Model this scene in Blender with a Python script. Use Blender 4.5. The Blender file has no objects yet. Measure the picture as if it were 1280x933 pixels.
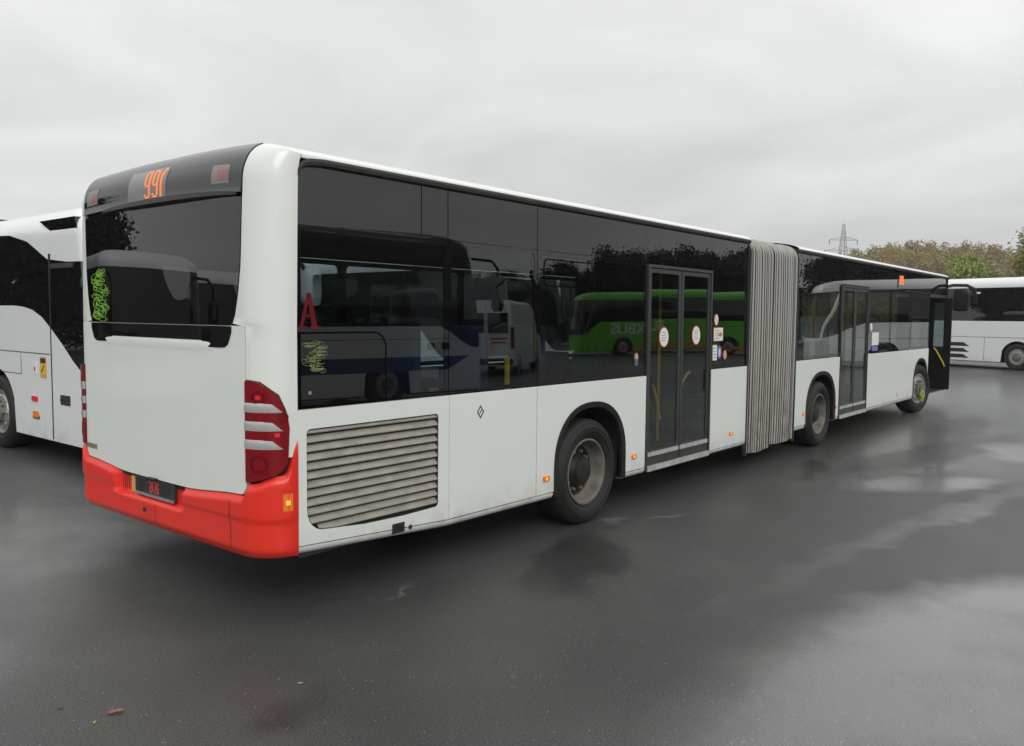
import bpy, bmesh, math, random
import numpy as np
from mathutils import Vector, Matrix
R = math.radians
random.seed(7)
S = bpy.context.scene
COL = S.collection

# ------------------------------------------------------------------ camera, sky, sun, exposure
cam = bpy.data.cameras.new("camera")
cam_o = bpy.data.objects.new("camera", cam)
COL.objects.link(cam_o)
YAW, PITCH, ROLL = 0.68616, -0.06956, 0.01007
cam.sensor_width = 36.0
cam.lens = 36.0 * 1029.2 / 1280.0
cam.clip_start, cam.clip_end = 0.05, 3000
Fv = Vector((math.cos(YAW) * math.cos(PITCH), math.sin(YAW) * math.cos(PITCH), math.sin(PITCH)))
Rv = Fv.cross(Vector((0, 0, 1))).normalized()
Uv = Rv.cross(Fv)
R2 = Rv * math.cos(ROLL) + Uv * math.sin(ROLL)
U2 = -Rv * math.sin(ROLL) + Uv * math.cos(ROLL)
cam_o.matrix_world = Matrix(((R2.x, U2.x, -Fv.x, -2.7817), (R2.y, U2.y, -Fv.y, -4.1275),
                             (R2.z, U2.z, -Fv.z, 1.8839), (0, 0, 0, 1)))
S.camera = cam_o
S.view_settings.view_transform = 'Standard'
S.view_settings.look = 'None'
S.view_settings.exposure = 0.12
S.view_settings.gamma = 1.0
S.view_settings.use_curve_mapping = False
S.cycles.max_bounces = 10
S.cycles.transparent_max_bounces = 24
S.cycles.use_denoising = True

SUN_EL, SUN_AZ = 34.0, 236.0        # azimuth of the sun, counted from +X towards +Y
world = bpy.data.worlds.new("World")
S.world = world
world.use_nodes = True
wt = world.node_tree
wt.nodes.clear()
def wn(t, **k):
    n = wt.nodes.new(t)
    for a, b in k.items():
        setattr(n, a, b)
    return n
wout = wn('ShaderNodeOutputWorld')
wbg = wn('ShaderNodeBackground')
wbg.inputs['Strength'].default_value = 0.1
sky = wn('ShaderNodeTexSky', sky_type='NISHITA', sun_disc=False)
sky.sun_elevation = R(SUN_EL)
sky.sun_rotation = R(90 - SUN_AZ)
tc = wn('ShaderNodeTexCoord')
sep = wn('ShaderNodeSeparateXYZ')
wt.links.new(tc.outputs['Generated'], sep.inputs[0])
# overcast luminance: brighter towards the zenith
el = wn('ShaderNodeMapRange'); el.inputs[1].default_value = 0.0; el.inputs[2].default_value = 1.0
el.inputs[3].default_value = 6.35; el.inputs[4].default_value = 11.8
wt.links.new(sep.outputs['Z'], el.inputs[0])
# cloud layer seen on a flat ceiling: direction / (z + c)
addz = wn('ShaderNodeMath', operation='ADD'); addz.inputs[1].default_value = 0.16
absz = wn('ShaderNodeMath', operation='ABSOLUTE')
wt.links.new(sep.outputs['Z'], absz.inputs[0]); wt.links.new(absz.outputs[0], addz.inputs[0])
dv = wn('ShaderNodeVectorMath', operation='DIVIDE')
comb = wn('ShaderNodeCombineXYZ')
for i in range(3):
    wt.links.new(addz.outputs[0], comb.inputs[i])
wt.links.new(tc.outputs['Generated'], dv.inputs[0]); wt.links.new(comb.outputs[0], dv.inputs[1])
n1 = wn('ShaderNodeTexNoise'); n1.inputs['Scale'].default_value = 1.1; n1.inputs['Detail'].default_value = 5
n1.inputs['Roughness'].default_value = 0.5; n1.inputs['Distortion'].default_value = 0.6
wt.links.new(dv.outputs[0], n1.inputs['Vector'])
cr = wn('ShaderNodeMapRange'); cr.inputs[1].default_value = 0.3; cr.inputs[2].default_value = 0.7
cr.inputs[3].default_value = 0.84; cr.inputs[4].default_value = 1.11
wt.links.new(n1.outputs['Fac'], cr.inputs[0])
mul = wn('ShaderNodeMath', operation='MULTIPLY')
wt.links.new(el.outputs[0], mul.inputs[0]); wt.links.new(cr.outputs[0], mul.inputs[1])
grey = wn('ShaderNodeCombineXYZ')
for i, k in enumerate((0.985, 1.0, 0.985)):
    m_ = wn('ShaderNodeMath', operation='MULTIPLY'); m_.inputs[1].default_value = k
    wt.links.new(mul.outputs[0], m_.inputs[0]); wt.links.new(m_.outputs[0], grey.inputs[i])
mx = wn('ShaderNodeMix', data_type='RGBA'); mx.inputs[0].default_value = 0.97
wt.links.new(sky.outputs[0], mx.inputs[6]); wt.links.new(grey.outputs[0], mx.inputs[7])
wt.links.new(mx.outputs[2], wbg.inputs['Color'])
wt.links.new(wbg.outputs[0], wout.inputs[0])

sun = bpy.data.lights.new("sun", 'SUN')
sun.energy = 1.15
sun.angle = R(30)
sun.color = (1.0, 0.97, 0.93)
sun_o = bpy.data.objects.new("sun", sun)
COL.objects.link(sun_o)
sd = Vector((math.cos(R(SUN_EL)) * math.cos(R(SUN_AZ)), math.cos(R(SUN_EL)) * math.sin(R(SUN_AZ)), math.sin(R(SUN_EL))))
sun_o.rotation_euler = sd.to_track_quat('Z', 'Y').to_euler()
sun_o.location = sd * 60

# ------------------------------------------------------------------ materials
MATS = {}
def nodes(name):
    m = bpy.data.materials.new(name); m.use_nodes = True
    nt = m.node_tree
    return m, nt, nt.nodes['Principled BSDF']
def mat(name, col, rough=0.5, metal=0.0, coat=0.0, noise=0.0, nscale=3.0, spec=0.5, emit=None, estr=1.0, bump=0.0, bscale=40, stretch=None, rnoise=0.0):
    if name in MATS:
        return MATS[name]
    m, nt, b = nodes(name)
    b.inputs['Base Color'].default_value = (*col, 1)
    b.inputs['Roughness'].default_value = rough
    b.inputs['Metallic'].default_value = metal
    b.inputs['Coat Weight'].default_value = coat
    b.inputs['Coat Roughness'].default_value = 0.08
    b.inputs['Specular IOR Level'].default_value = spec
    if emit:
        b.inputs['Emission Color'].default_value = (*emit, 1)
        b.inputs['Emission Strength'].default_value = estr
    t = nt.nodes.new('ShaderNodeTexCoord')
    src = t.outputs['Object']
    if stretch:
        mp = nt.nodes.new('ShaderNodeMapping'); mp.inputs['Scale'].default_value = stretch
        nt.links.new(src, mp.inputs[0]); src = mp.outputs[0]
    if noise or rnoise:
        n = nt.nodes.new('ShaderNodeTexNoise'); n.inputs['Scale'].default_value = nscale
        n.inputs['Detail'].default_value = 6; n.inputs['Roughness'].default_value = 0.62
        nt.links.new(src, n.inputs['Vector'])
    if noise:
        mr = nt.nodes.new('ShaderNodeMapRange'); mr.inputs[1].default_value = 0.3; mr.inputs[2].default_value = 0.7
        mr.inputs[3].default_value = 1 - noise; mr.inputs[4].default_value = 1 + noise * 0.6
        nt.links.new(n.outputs['Fac'], mr.inputs[0])
        vm = nt.nodes.new('ShaderNodeVectorMath'); vm.operation = 'SCALE'
        vm.inputs[0].default_value = col
        nt.links.new(mr.outputs[0], vm.inputs['Scale']); nt.links.new(vm.outputs[0], b.inputs['Base Color'])
    if rnoise:
        mr = nt.nodes.new('ShaderNodeMapRange'); mr.inputs[1].default_value = 0.3; mr.inputs[2].default_value = 0.7
        mr.inputs[3].default_value = max(rough - rnoise, 0.02); mr.inputs[4].default_value = rough + rnoise
        nt.links.new(n.outputs['Fac'], mr.inputs[0]); nt.links.new(mr.outputs[0], b.inputs['Roughness'])
    if bump:
        n2 = nt.nodes.new('ShaderNodeTexNoise'); n2.inputs['Scale'].default_value = bscale; n2.inputs['Detail'].default_value = 2
        nt.links.new(src, n2.inputs['Vector'])
        bp = nt.nodes.new('ShaderNodeBump'); bp.inputs['Strength'].default_value = 1.0; bp.inputs['Distance'].default_value = bump
        nt.links.new(n2.outputs['Fac'], bp.inputs['Height']); nt.links.new(bp.outputs[0], b.inputs['Normal'])
    MATS[name] = m
    return m

def dirty_paint(name, col, dirt=(0.2, 0.17, 0.13), amount=0.35, z0=0.30, z1=0.62, rough=0.3, coat=0.35):
    """glossy paint with grime splashed low on the panels and faint streaks"""
    m, nt, b = nodes(name)
    b.inputs['Roughness'].default_value = rough
    b.inputs['Coat Weight'].default_value = coat; b.inputs['Coat Roughness'].default_value = 0.06
    N, L = nt.nodes.new, nt.links.new
    t = N('ShaderNodeTexCoord'); sx = N('ShaderNodeSeparateXYZ'); L(t.outputs['Object'], sx.inputs[0])
    mr = N('ShaderNodeMapRange'); mr.inputs[1].default_value = z0; mr.inputs[2].default_value = z1
    mr.inputs[3].default_value = 1; mr.inputs[4].default_value = 0
    L(sx.outputs['Z'], mr.inputs[0])
    n = N('ShaderNodeTexNoise'); n.inputs['Scale'].default_value = 5; n.inputs['Detail'].default_value = 8; n.inputs['Roughness'].default_value = 0.7
    L(t.outputs['Object'], n.inputs['Vector'])
    p = N('ShaderNodeMath'); p.operation = 'POWER'; p.inputs[1].default_value = 1.6; L(mr.outputs[0], p.inputs[0])
    r2 = N('ShaderNodeMapRange'); r2.inputs[1].default_value = 0.38; r2.inputs[2].default_value = 0.7; L(n.outputs['Fac'], r2.inputs[0])
    mu = N('ShaderNodeMath'); mu.operation = 'MULTIPLY'; L(p.outputs[0], mu.inputs[0]); L(r2.outputs[0], mu.inputs[1])
    mp = N('ShaderNodeMapping'); mp.inputs['Scale'].default_value = (9, 9, 0.5); L(t.outputs['Object'], mp.inputs[0])
    ns = N('ShaderNodeTexNoise'); ns.inputs['Scale'].default_value = 2.0; ns.inputs['Detail'].default_value = 6; L(mp.outputs[0], ns.inputs['Vector'])
    r3 = N('ShaderNodeMapRange'); r3.inputs[1].default_value = 0.5; r3.inputs[2].default_value = 0.85; r3.inputs[4].default_value = 0.05; L(ns.outputs['Fac'], r3.inputs[0])
    m2 = N('ShaderNodeMath'); m2.operation = 'MULTIPLY_ADD'; m2.inputs[1].default_value = amount * 2; L(mu.outputs[0], m2.inputs[0]); L(r3.outputs[0], m2.inputs[2])
    m2.use_clamp = True
    mix = N('ShaderNodeMix'); mix.data_type = 'RGBA'; mix.inputs[6].default_value = (*col, 1); mix.inputs[7].default_value = (*dirt, 1)
    L(m2.outputs[0], mix.inputs[0]); L(mix.outputs[2], b.inputs['Base Color'])
    rr = N('ShaderNodeMath'); rr.operation = 'MULTIPLY_ADD'; rr.inputs[1].default_value = 0.4; rr.inputs[2].default_value = rough
    L(m2.outputs[0], rr.inputs[0]); L(rr.outputs[0], b.inputs['Roughness'])
    nb = N('ShaderNodeTexNoise'); nb.inputs['Scale'].default_value = 1.3; nb.inputs['Detail'].default_value = 1; L(t.outputs['Object'], nb.inputs['Vector'])
    bp = N('ShaderNodeBump'); bp.inputs['Distance'].default_value = 0.002; L(nb.outputs['Fac'], bp.inputs['Height']); L(bp.outputs[0], b.inputs['Coat Normal'])
    MATS[name] = m
    return m

def glass_mat(name, tint, wave=0.0006, wscale=1.2, opaque=None, f0=0.08, rough=0.0):
    m = bpy.data.materials.new(name); m.use_nodes = True
    nt = m.node_tree; nt.nodes.clear()
    N, L = nt.nodes.new, nt.links.new
    out = N('ShaderNodeOutputMaterial'); ms = N('ShaderNodeMixShader'); tr = N('ShaderNodeBsdfDiffuse' if opaque else 'ShaderNodeBsdfTransparent'); gl = N('ShaderNodeBsdfGlossy')
    tr.inputs[0].default_value = (*(opaque or tint), 1); gl.inputs['Roughness'].default_value = rough
    g = N('ShaderNodeNewGeometry'); t = N('ShaderNodeTexCoord')
    nz = N('ShaderNodeTexNoise'); nz.inputs['Scale'].default_value = wscale; nz.inputs['Detail'].default_value = 1.0
    L(t.outputs['Object'], nz.inputs['Vector'])
    bp = N('ShaderNodeBump'); bp.inputs['Distance'].default_value = wave; L(nz.outputs['Fac'], bp.inputs['Height'])
    L(bp.outputs[0], gl.inputs['Normal'])
    d = N('ShaderNodeVectorMath'); d.operation = 'DOT_PRODUCT'; L(g.outputs['Normal'], d.inputs[0]); L(g.outputs['Incoming'], d.inputs[1])
    ab = N('ShaderNodeMath'); ab.operation = 'ABSOLUTE'; L(d.outputs['Value'], ab.inputs[0])
    om = N('ShaderNodeMath'); om.operation = 'SUBTRACT'; om.inputs[0].default_value = 1.0; L(ab.outputs[0], om.inputs[1])
    pw = N('ShaderNodeMath'); pw.operation = 'POWER'; pw.inputs[1].default_value = 4.1; L(om.outputs[0], pw.inputs[0])
    fm = N('ShaderNodeMath'); fm.operation = 'MULTIPLY_ADD'; fm.inputs[1].default_value = 0.95 - f0; fm.inputs[2].default_value = f0; L(pw.outputs[0], fm.inputs[0])
    L(fm.outputs[0], ms.inputs[0]); L(tr.outputs[0], ms.inputs[1]); L(gl.outputs[0], ms.inputs[2]); L(ms.outputs[0], out.inputs[0])
    MATS[name] = m
    return m

white = dirty_paint('white_bus_paint', (0.76, 0.79, 0.755), amount=0.34)
white_roof = dirty_paint('white_roof_paint', (0.80, 0.83, 0.80), dirt=(0.32, 0.34, 0.26), z0=-5, z1=-4, amount=0.0)
cwhite = dirty_paint('white_coach_paint', (0.79, 0.815, 0.81), amount=0.25, z0=0.2, z1=0.7)
red = dirty_paint('red_bumper_paint', (0.78, 0.026, 0.013), amount=0.05, z0=0.3, z1=0.7, rough=0.38, coat=0.1)
green = dirty_paint('green_coach_paint', (0.10, 0.46, 0.015), amount=0.1, z0=0.2, z1=0.6)
gloss = glass_mat('black_gloss_panel', None, 0.0006, 1.1, (0.004, 0.004, 0.0045), 0.085)
gloss2 = glass_mat('smoked_rear_panel', None, 0.0006, 1.3, (0.007, 0.007, 0.008), 0.09, 0.02)
glass = glass_mat('tinted_glass', (0.66, 0.70, 0.71), f0=0.065)
darkglass = glass_mat('dark_tinted_glass', (0.70, 0.73, 0.74), f0=0.06)
rubber = mat('black_rubber', (0.010, 0.0095, 0.009), 0.6, noise=0.25, nscale=8, bump=0.001, bscale=60)
trimr = mat('weathered_gutter_rubber', (0.03, 0.029, 0.024), 0.75, noise=0.4, nscale=14)
tyre_m = mat('tyre_rubber', (0.013, 0.0125, 0.012), 0.7, noise=0.35, nscale=12, bump=0.002, bscale=40)
steel = mat('dusty_wheel_steel', (0.165, 0.152, 0.13), 0.6, metal=0.1, noise=0.5, nscale=7)
hubm = mat('dark_hub', (0.016, 0.015, 0.014), 0.55, noise=0.5, nscale=14)  # near-black tone for hubs and small fittings
alloy = mat('polished_alloy', (0.42, 0.42, 0.40), 0.4, metal=0.6, noise=0.2, nscale=9)
alu = mat('dark_anodised_frame', (0.055, 0.057, 0.058), 0.4, metal=0.3, noise=0.2)
sill = mat('worn_aluminium_sill', (0.55, 0.55, 0.52), 0.45, metal=0.3, noise=0.3, nscale=10)
under = mat('underbody_black', (0.010, 0.010, 0.010), 0.85, noise=0.3)
interior = mat('dark_interior', (0.02, 0.021, 0.024), 0.7, noise=0.2)
ceil_m = mat('interior_ceiling', (0.10, 0.10, 0.10), 0.6)
seatm = mat('blue_seat_cloth', (0.02, 0.035, 0.09), 0.9, noise=0.3, nscale=30)
yellow = mat('yellow_handrail', (0.72, 0.48, 0.03), 0.35)
louvre = mat('dirty_grey_louvre', (0.31, 0.295, 0.255), 0.55, noise=0.3, nscale=7, stretch=(1, 1, 3))
bell = mat('grey_bellows_fabric', (0.30, 0.29, 0.265), 0.8, noise=0.45, nscale=2.2, stretch=(5, 1, 0.6))
tail_m = mat('dark_red_lens', (0.20, 0.005, 0.010), 0.16, spec=0.3, bump=0.001, bscale=25)
clear_m = mat('clear_lamp_strip', (0.50, 0.48, 0.48), 0.15, metal=0.25, coat=0.5, bump=0.002, bscale=25)
tail_dark = mat('deep_red_lens_ring', (0.12, 0.003, 0.006), 0.2, spec=0.3)
redlamp = mat('red_reflector_glow', (0.60, 0.01, 0.02), 0.3, emit=(1, 0.02, 0.03), estr=0.12)  # faint emission stands in for a glint on the red lens
amber = mat('amber_marker_lens', (0.70, 0.17, 0.02), 0.2, emit=(1, 0.25, 0.02), estr=0.10)
amber_hot = mat('amber_bulb', (1, 0.5, 0.05), 0.2, emit=(1, 0.5, 0.06), estr=0.45)
led = mat('orange_led', (0.8, 0.2, 0.03), 0.4, emit=(1.0, 0.25, 0.06), estr=0.6)
board = mat('display_board_grey', (0.13, 0.13, 0.135), 0.12, coat=0.5)
paper = mat('white_sticker', (0.78, 0.78, 0.76), 0.4)
redpaper = mat('red_sticker', (0.55, 0.05, 0.035), 0.4)
pinkpaper = mat('faded_red_sticker', (0.30, 0.12, 0.115), 0.3)
greypaper = mat('faded_sticker_ground', (0.22, 0.20, 0.195), 0.3)
bluepaper = mat('blue_sticker', (0.16, 0.15, 0.45), 0.4)
skinpaper = mat('tan_sticker', (0.55, 0.33, 0.24), 0.4)
ink = mat('dark_ink', (0.03, 0.03, 0.035), 0.5)
tan = mat('brass_badge', (0.33, 0.27, 0.16), 0.4, metal=0.4)
yellowst = mat('yellow_ochre_sticker', (0.62, 0.38, 0.12), 0.5)
paintgreen = mat('lime_paint_marker', (0.24, 0.52, 0.05), 0.6, noise=.4, nscale=30)
paintpale = mat('pale_paint_marker', (0.26, 0.32, 0.12), 0.6, noise=.5, nscale=40)
redletter = mat('red_letter_film', (0.13, 0.006, 0.009), 0.5, spec=0.2)
seal = mat('black_seal', (0.002, 0.002, 0.002), 0.9, spec=0.05)
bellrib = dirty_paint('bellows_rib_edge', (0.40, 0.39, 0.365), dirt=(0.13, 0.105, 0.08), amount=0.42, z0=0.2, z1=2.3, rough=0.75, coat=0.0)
bellfold = mat('shaded_fold_fabric', (0.075, 0.07, 0.062), 0.9, noise=0.4, nscale=3, stretch=(2, 1, 0.6))  # fold fabric, its colour darkened for the shade between the ribs
neon = mat('neon_yellow_cover', (0.34, 0.40, 0.07), 0.6)
groove = mat('panel_gap_black', (0.018, 0.018, 0.018), 0.8)
mirror_m = mat('mirror_housing_black', (0.012, 0.012, 0.013), 0.5, spec=0.3)
blue_m = mat('blue_stripe_paint', (0.03, 0.07, 0.20), 0.3, coat=0.4)
bright_m = mat('mirror_glass', (0.8, 0.82, 0.84), 0.03, metal=1.0)

# ------------------------------------------------------------------ mesh helpers
class MB:
    def __init__(s):
        s.v = []; s.f = []
    def add(s, vs, fs):
        o = len(s.v); s.v += [tuple(p) for p in vs]; s.f += [tuple(i + o for i in f) for f in fs]
        return s
    def box(s, a, b):
        (x0, y0, z0), (x1, y1, z1) = a, b
        return s.add([(x0, y0, z0), (x1, y0, z0), (x1, y1, z0), (x0, y1, z0), (x0, y0, z1), (x1, y0, z1), (x1, y1, z1), (x0, y1, z1)],
                     [(0, 3, 2, 1), (4, 5, 6, 7), (0, 1, 5, 4), (1, 2, 6, 5), (2, 3, 7, 6), (3, 0, 4, 7)])
    def prism(s, lo, hi):
        n = len(lo)
        return s.add(list(lo) + list(hi), [tuple(range(n))[::-1], tuple(range(n, 2 * n))] + [(i, (i + 1) % n, n + (i + 1) % n, n + i) for i in range(n)])
    def ring(s, o0, i0, o1, i1):
        n = len(o0); fs = []
        for i in range(n):
            j = (i + 1) % n
            fs += [(i, j, n + j, n + i), (2 * n + i, 3 * n + i, 3 * n + j, 2 * n + j), (i, 2 * n + i, 2 * n + j, j), (n + i, n + j, 3 * n + j, 3 * n + i)]
        return s.add(list(o0) + list(i0) + list(o1) + list(i1), fs)
    def grid(s, rows, closed=False):
        n = len(rows[0]); vs = [p for r in rows for p in r]; fs = []
        for a in range(len(rows) - 1):
            for b in range(n if closed else n - 1):
                c = (b + 1) % n
                fs.append((a * n + b, a * n + c, (a + 1) * n + c, (a + 1) * n + b))
        return s.add(vs, fs)
    def tube(s, path, r, seg=8, cap=True):
        path = [Vector(p) for p in path]; rows = []
        rs = r if isinstance(r, (list, tuple)) else [r] * len(path)
        for i, p in enumerate(path):
            t = (path[min(i + 1, len(path) - 1)] - path[max(i - 1, 0)]).normalized()
            a = Vector((0, 0, 1)) if abs(t.z) < 0.9 else Vector((1, 0, 0))
            u = t.cross(a).normalized(); w = t.cross(u)
            rows.append([p + (u * math.cos(2 * math.pi * k / seg) + w * math.sin(2 * math.pi * k / seg)) * rs[i] for k in range(seg)])
        o = len(s.v); s.grid(rows, True)
        if cap:
            s.f.append(tuple(o + k for k in range(seg))[::-1]); e = o + (len(rows) - 1) * seg; s.f.append(tuple(e + k for k in range(seg)))
        return s
    def lathe(s, prof, c, axis='y', seg=40):
        """prof: (r, a) pairs; a runs along the axis"""
        rows = []
        for r, a in prof:
            row = []
            for k in range(seg):
                t = 2 * math.pi * k / seg
                if axis == 'y': row.append((c[0] + r * math.cos(t), c[1] + a, c[2] + r * math.sin(t)))
                elif axis == 'x': row.append((c[0] + a, c[1] + r * math.cos(t), c[2] + r * math.sin(t)))
                else: row.append((c[0] + r * math.cos(t), c[1] + r * math.sin(t), c[2] + a))
            rows.append(row)
        return s.grid(rows, True)
    def build(s, name, m, parent=None, smooth=False, bevel=0.0, fix=True, off=None):
        me = bpy.data.meshes.new(name)
        me.from_pydata(s.v, [], s.f)
        if fix:
            b = bmesh.new(); b.from_mesh(me); bmesh.ops.recalc_face_normals(b, faces=b.faces); b.to_mesh(me); b.free()
        me.materials.append(m)
        if smooth:
            me.polygons.foreach_set('use_smooth', [True] * len(me.polygons))
            if smooth != 'all':
                me.set_sharp_from_angle(angle=R(40))
        me.update()
        o = bpy.data.objects.new(name, me); COL.objects.link(o)
        if parent:
            o.parent = parent
            if off is not None: o.location = off
        if bevel:
            bv = o.modifiers.new('bevel', 'BEVEL'); bv.width = bevel; bv.segments = 2; bv.limit_method = 'ANGLE'; bv.angle_limit = R(40)
        return o

def tag(o, label, cat=None, group=None, kind=None):
    if label: o['label'] = label
    if cat: o['category'] = cat
    if group: o['group'] = group
    if kind: o['kind'] = kind
    return o
def empty(name, loc=(0, 0, 0), rz=0.0, parent=None):
    o = bpy.data.objects.new(name, None); COL.objects.link(o)
    o.location = loc; o.rotation_euler = (0, 0, rz); o.empty_display_size = 0.3
    if parent: o.parent = parent
    return o
def copy_tree(o, parent=None):
    c = o.copy(); COL.objects.link(c)
    if parent: c.parent = parent
    for ch in list(o.children): copy_tree(ch, c)
    return c
def rrect(x0, z0, x1, z1, r, k=5):
    rs = r if isinstance(r, (list, tuple)) else [r] * 4      # bl, br, tr, tl
    out = []
    for (cx, cz, a0, q) in ((x0, z0, 180, 0), (x1, z0, 270, 1), (x1, z1, 0, 2), (x0, z1, 90, 3)):
        rr = max(rs[q], 1e-4)
        ox = cx + (rr if q in (0, 3) else -rr); oz = cz + (rr if q in (0, 1) else -rr)
        for i in range(k + 1):
            t = R(a0 + 90 * i / k); out.append((ox + rr * math.cos(t), oz + rr * math.sin(t)))
    return out
def circle(cx, cz, rx, rz, n=28):
    return [(cx + rx * math.cos(2 * math.pi * i / n), cz + rz * math.sin(2 * math.pi * i / n)) for i in range(n)]
def smooth(t): t = min(max(t, 0), 1); return t * t * (3 - 2 * t)

# ------------------------------------------------------------------ ground
def ground_material():
    m, nt, b = nodes('wet_asphalt')
    N, L = nt.nodes.new, nt.links.new
    t = N('ShaderNodeTexCoord'); P = t.outputs['Object']
    def noise(sc, det=5, rough=0.6, vec=P, dist=0.0):
        n = N('ShaderNodeTexNoise'); n.inputs['Scale'].default_value = sc; n.inputs['Detail'].default_value = det
        n.inputs['Roughness'].default_value = rough; n.inputs['Distortion'].default_value = dist
        L(vec, n.inputs['Vector']); return n
    def rng(x, a, b_, c, d):
        r = N('ShaderNodeMapRange'); r.inputs[1].default_value = a; r.inputs[2].default_value = b_; r.inputs[3].default_value = c; r.inputs[4].default_value = d
        L(x, r.inputs[0]); return r.outputs[0]
    def math_(op, a, b_):
        n = N('ShaderNodeMath'); n.operation = op
        for i, q in enumerate((a, b_)):
            if hasattr(q, 'is_linked'): L(q, n.inputs[i])
            else: n.inputs[i].default_value = q
        return n.outputs[0]
    # warped coordinates for irregular edges
    wn_ = noise(1.3, 4); sub = N('ShaderNodeVectorMath'); sub.operation = 'SUBTRACT'; L(wn_.outputs['Color'], sub.inputs[0]); sub.inputs[1].default_value = (0.5, 0.5, 0.5)
    sc = N('ShaderNodeVectorMath'); sc.operation = 'SCALE'; sc.inputs['Scale'].default_value = 0.9; L(sub.outputs[0], sc.inputs[0])
    ad = N('ShaderNodeVectorMath'); ad.operation = 'ADD'; L(P, ad.inputs[0]); L(sc.outputs[0], ad.inputs[1]); W = ad.outputs[0]
    def blob(cx, cy, rx, ry, rot, edge=0.25):
        mp = N('ShaderNodeMapping'); mp.vector_type = 'TEXTURE'
        mp.inputs['Location'].default_value = (cx, cy, 0); mp.inputs['Rotation'].default_value = (0, 0, R(rot)); mp.inputs['Scale'].default_value = (rx, ry, 1)
        L(W, mp.inputs[0])
        sx = N('ShaderNodeSeparateXYZ'); L(mp.outputs[0], sx.inputs[0])
        d2 = math_('ADD', math_('MULTIPLY', sx.outputs[0], sx.outputs[0]), math_('MULTIPLY', sx.outputs[1], sx.outputs[1]))
        return rng(math_('SQRT', d2, 0.0), 1 - edge, 1 + edge, 1.0, 0.0)
    def union(lst):
        r = lst[0]
        for q in lst[1:]: r = math_('MAXIMUM', r, q)
        return r
    puddle_sheen = union([blob(7.4, -1.85, 0.85, 0.34, -36, 0.42), blob(8.6, -1.75, 0.35, 0.16, -20, 0.5), blob(10.8, -2.4, 0.9, 0.5, 20, 0.3)])
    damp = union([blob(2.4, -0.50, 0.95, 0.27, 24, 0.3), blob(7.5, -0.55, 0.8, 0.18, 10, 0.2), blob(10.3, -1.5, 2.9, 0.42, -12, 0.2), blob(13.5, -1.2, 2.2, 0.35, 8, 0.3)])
    oil = blob(-0.58, -0.85, 0.20, 0.13, 20, 0.45)
    big = noise(0.16, 3, 0.5, dist=0.6); mid = noise(0.9, 5, 0.6)
    mp = N('ShaderNodeMapping'); mp.inputs['Rotation'].default_value = (0, 0, R(-12)); mp.inputs['Scale'].default_value = (0.16, 1.3, 1); L(P, mp.inputs[0])
    lane = noise(0.8, 4, 0.55, vec=mp.outputs[0])
    wet = rng(math_('ADD', math_('MULTIPLY', big.outputs['Fac'], 0.7), math_('MULTIPLY', lane.outputs['Fac'], 0.3)), 0.40, 0.62, 0.0, 1.0)
    film_sheen = union([blob(1.9, -3.75, 2.7, 1.35, -8, 0.16), math_('MULTIPLY', blob(4.9, -2.27, 2.0, 0.10, -10, 0.8), 0.6), blob(13.0, -4.4, 5.5, 1.5, 4, 0.2), blob(-1.3, 2.6, 2.2, 1.2, 60, 0.4)])
    film_sheen = math_('MULTIPLY', film_sheen, rng(mid.outputs['Fac'], 0.3, 0.55, 0.55, 1.0))
    far_sheen = blob(18, -1.0, 9.0, 3.4, -3, 0.3)
    fine = noise(100, 4, 0.75); grit = noise(420, 1, 0.5)
    sp = N('ShaderNodeTexVoronoi'); sp.inputs['Scale'].default_value = 34; L(P, sp.inputs['Vector'])
    speck = math_('MULTIPLY', rng(sp.outputs['Distance'], 0.05, 0.16, 1.0, 0.0), rng(noise(11, 1).outputs['Fac'], 0.56, 0.62, 0, 1))
    base = math_('MULTIPLY', rng(fine.outputs['Fac'], 0.3, 0.7, 0.45, 1.6), rng(mid.outputs['Fac'], 0.3, 0.7, 0.82, 1.18))
    base = math_('MULTIPLY', base, rng(wet, 0, 1, 0.058, 0.046))
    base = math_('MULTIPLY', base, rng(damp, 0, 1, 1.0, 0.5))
    base = math_('MULTIPLY', base, rng(oil, 0, 1, 1.0, 0.55))
    base = math_('ADD', base, math_('MULTIPLY', film_sheen, 0.028))  # lighter base paints the sky's sheen on the wet film
    base = math_('ADD', base, math_('MULTIPLY', math_('MULTIPLY', far_sheen, 0.03), rng(damp, 0, 1, 1, 0.2)))  # far ground lightened in colour for its grazing sheen
    base = math_('ADD', base, math_('MULTIPLY', puddle_sheen, 0.05))  # wet patch lightened in colour for the bright sky on it
    base = math_('ADD', base, math_('MULTIPLY', speck, 0.40))
    scuff = union([blob(4.1, -0.38, 0.22, 0.035, -6, 0.5), blob(3.62, -0.16, 0.16, 0.05, 30, 0.5), blob(1.05, -0.08, 0.16, 0.02, 10, 0.6)])
    base = math_('ADD', base, math_('MULTIPLY', math_('MULTIPLY', scuff, rng(fine.outputs['Fac'], 0.35, 0.65, 0.2, 1)), 0.11))
    cc = N('ShaderNodeCombineXYZ')
    for i, k in enumerate((0.965, 1.0, 0.96)): L(math_('MULTIPLY', base, k), cc.inputs[i])
    L(cc.outputs[0], b.inputs['Base Color'])
    rough = rng(wet, 0, 1, 0.54, 0.36)
    rough = math_('MULTIPLY', rough, rng(film_sheen, 0, 1, 1.0, 0.62))
    rough = math_('ADD', rough, rng(fine.outputs['Fac'], 0.3, 0.7, -0.05, 0.05))
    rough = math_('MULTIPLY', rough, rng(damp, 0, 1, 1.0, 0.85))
    rough = math_('MULTIPLY', rough, rng(puddle_sheen, 0, 1, 1.0, 0.75)); base = base
    L(rough, b.inputs['Roughness'])
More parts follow.
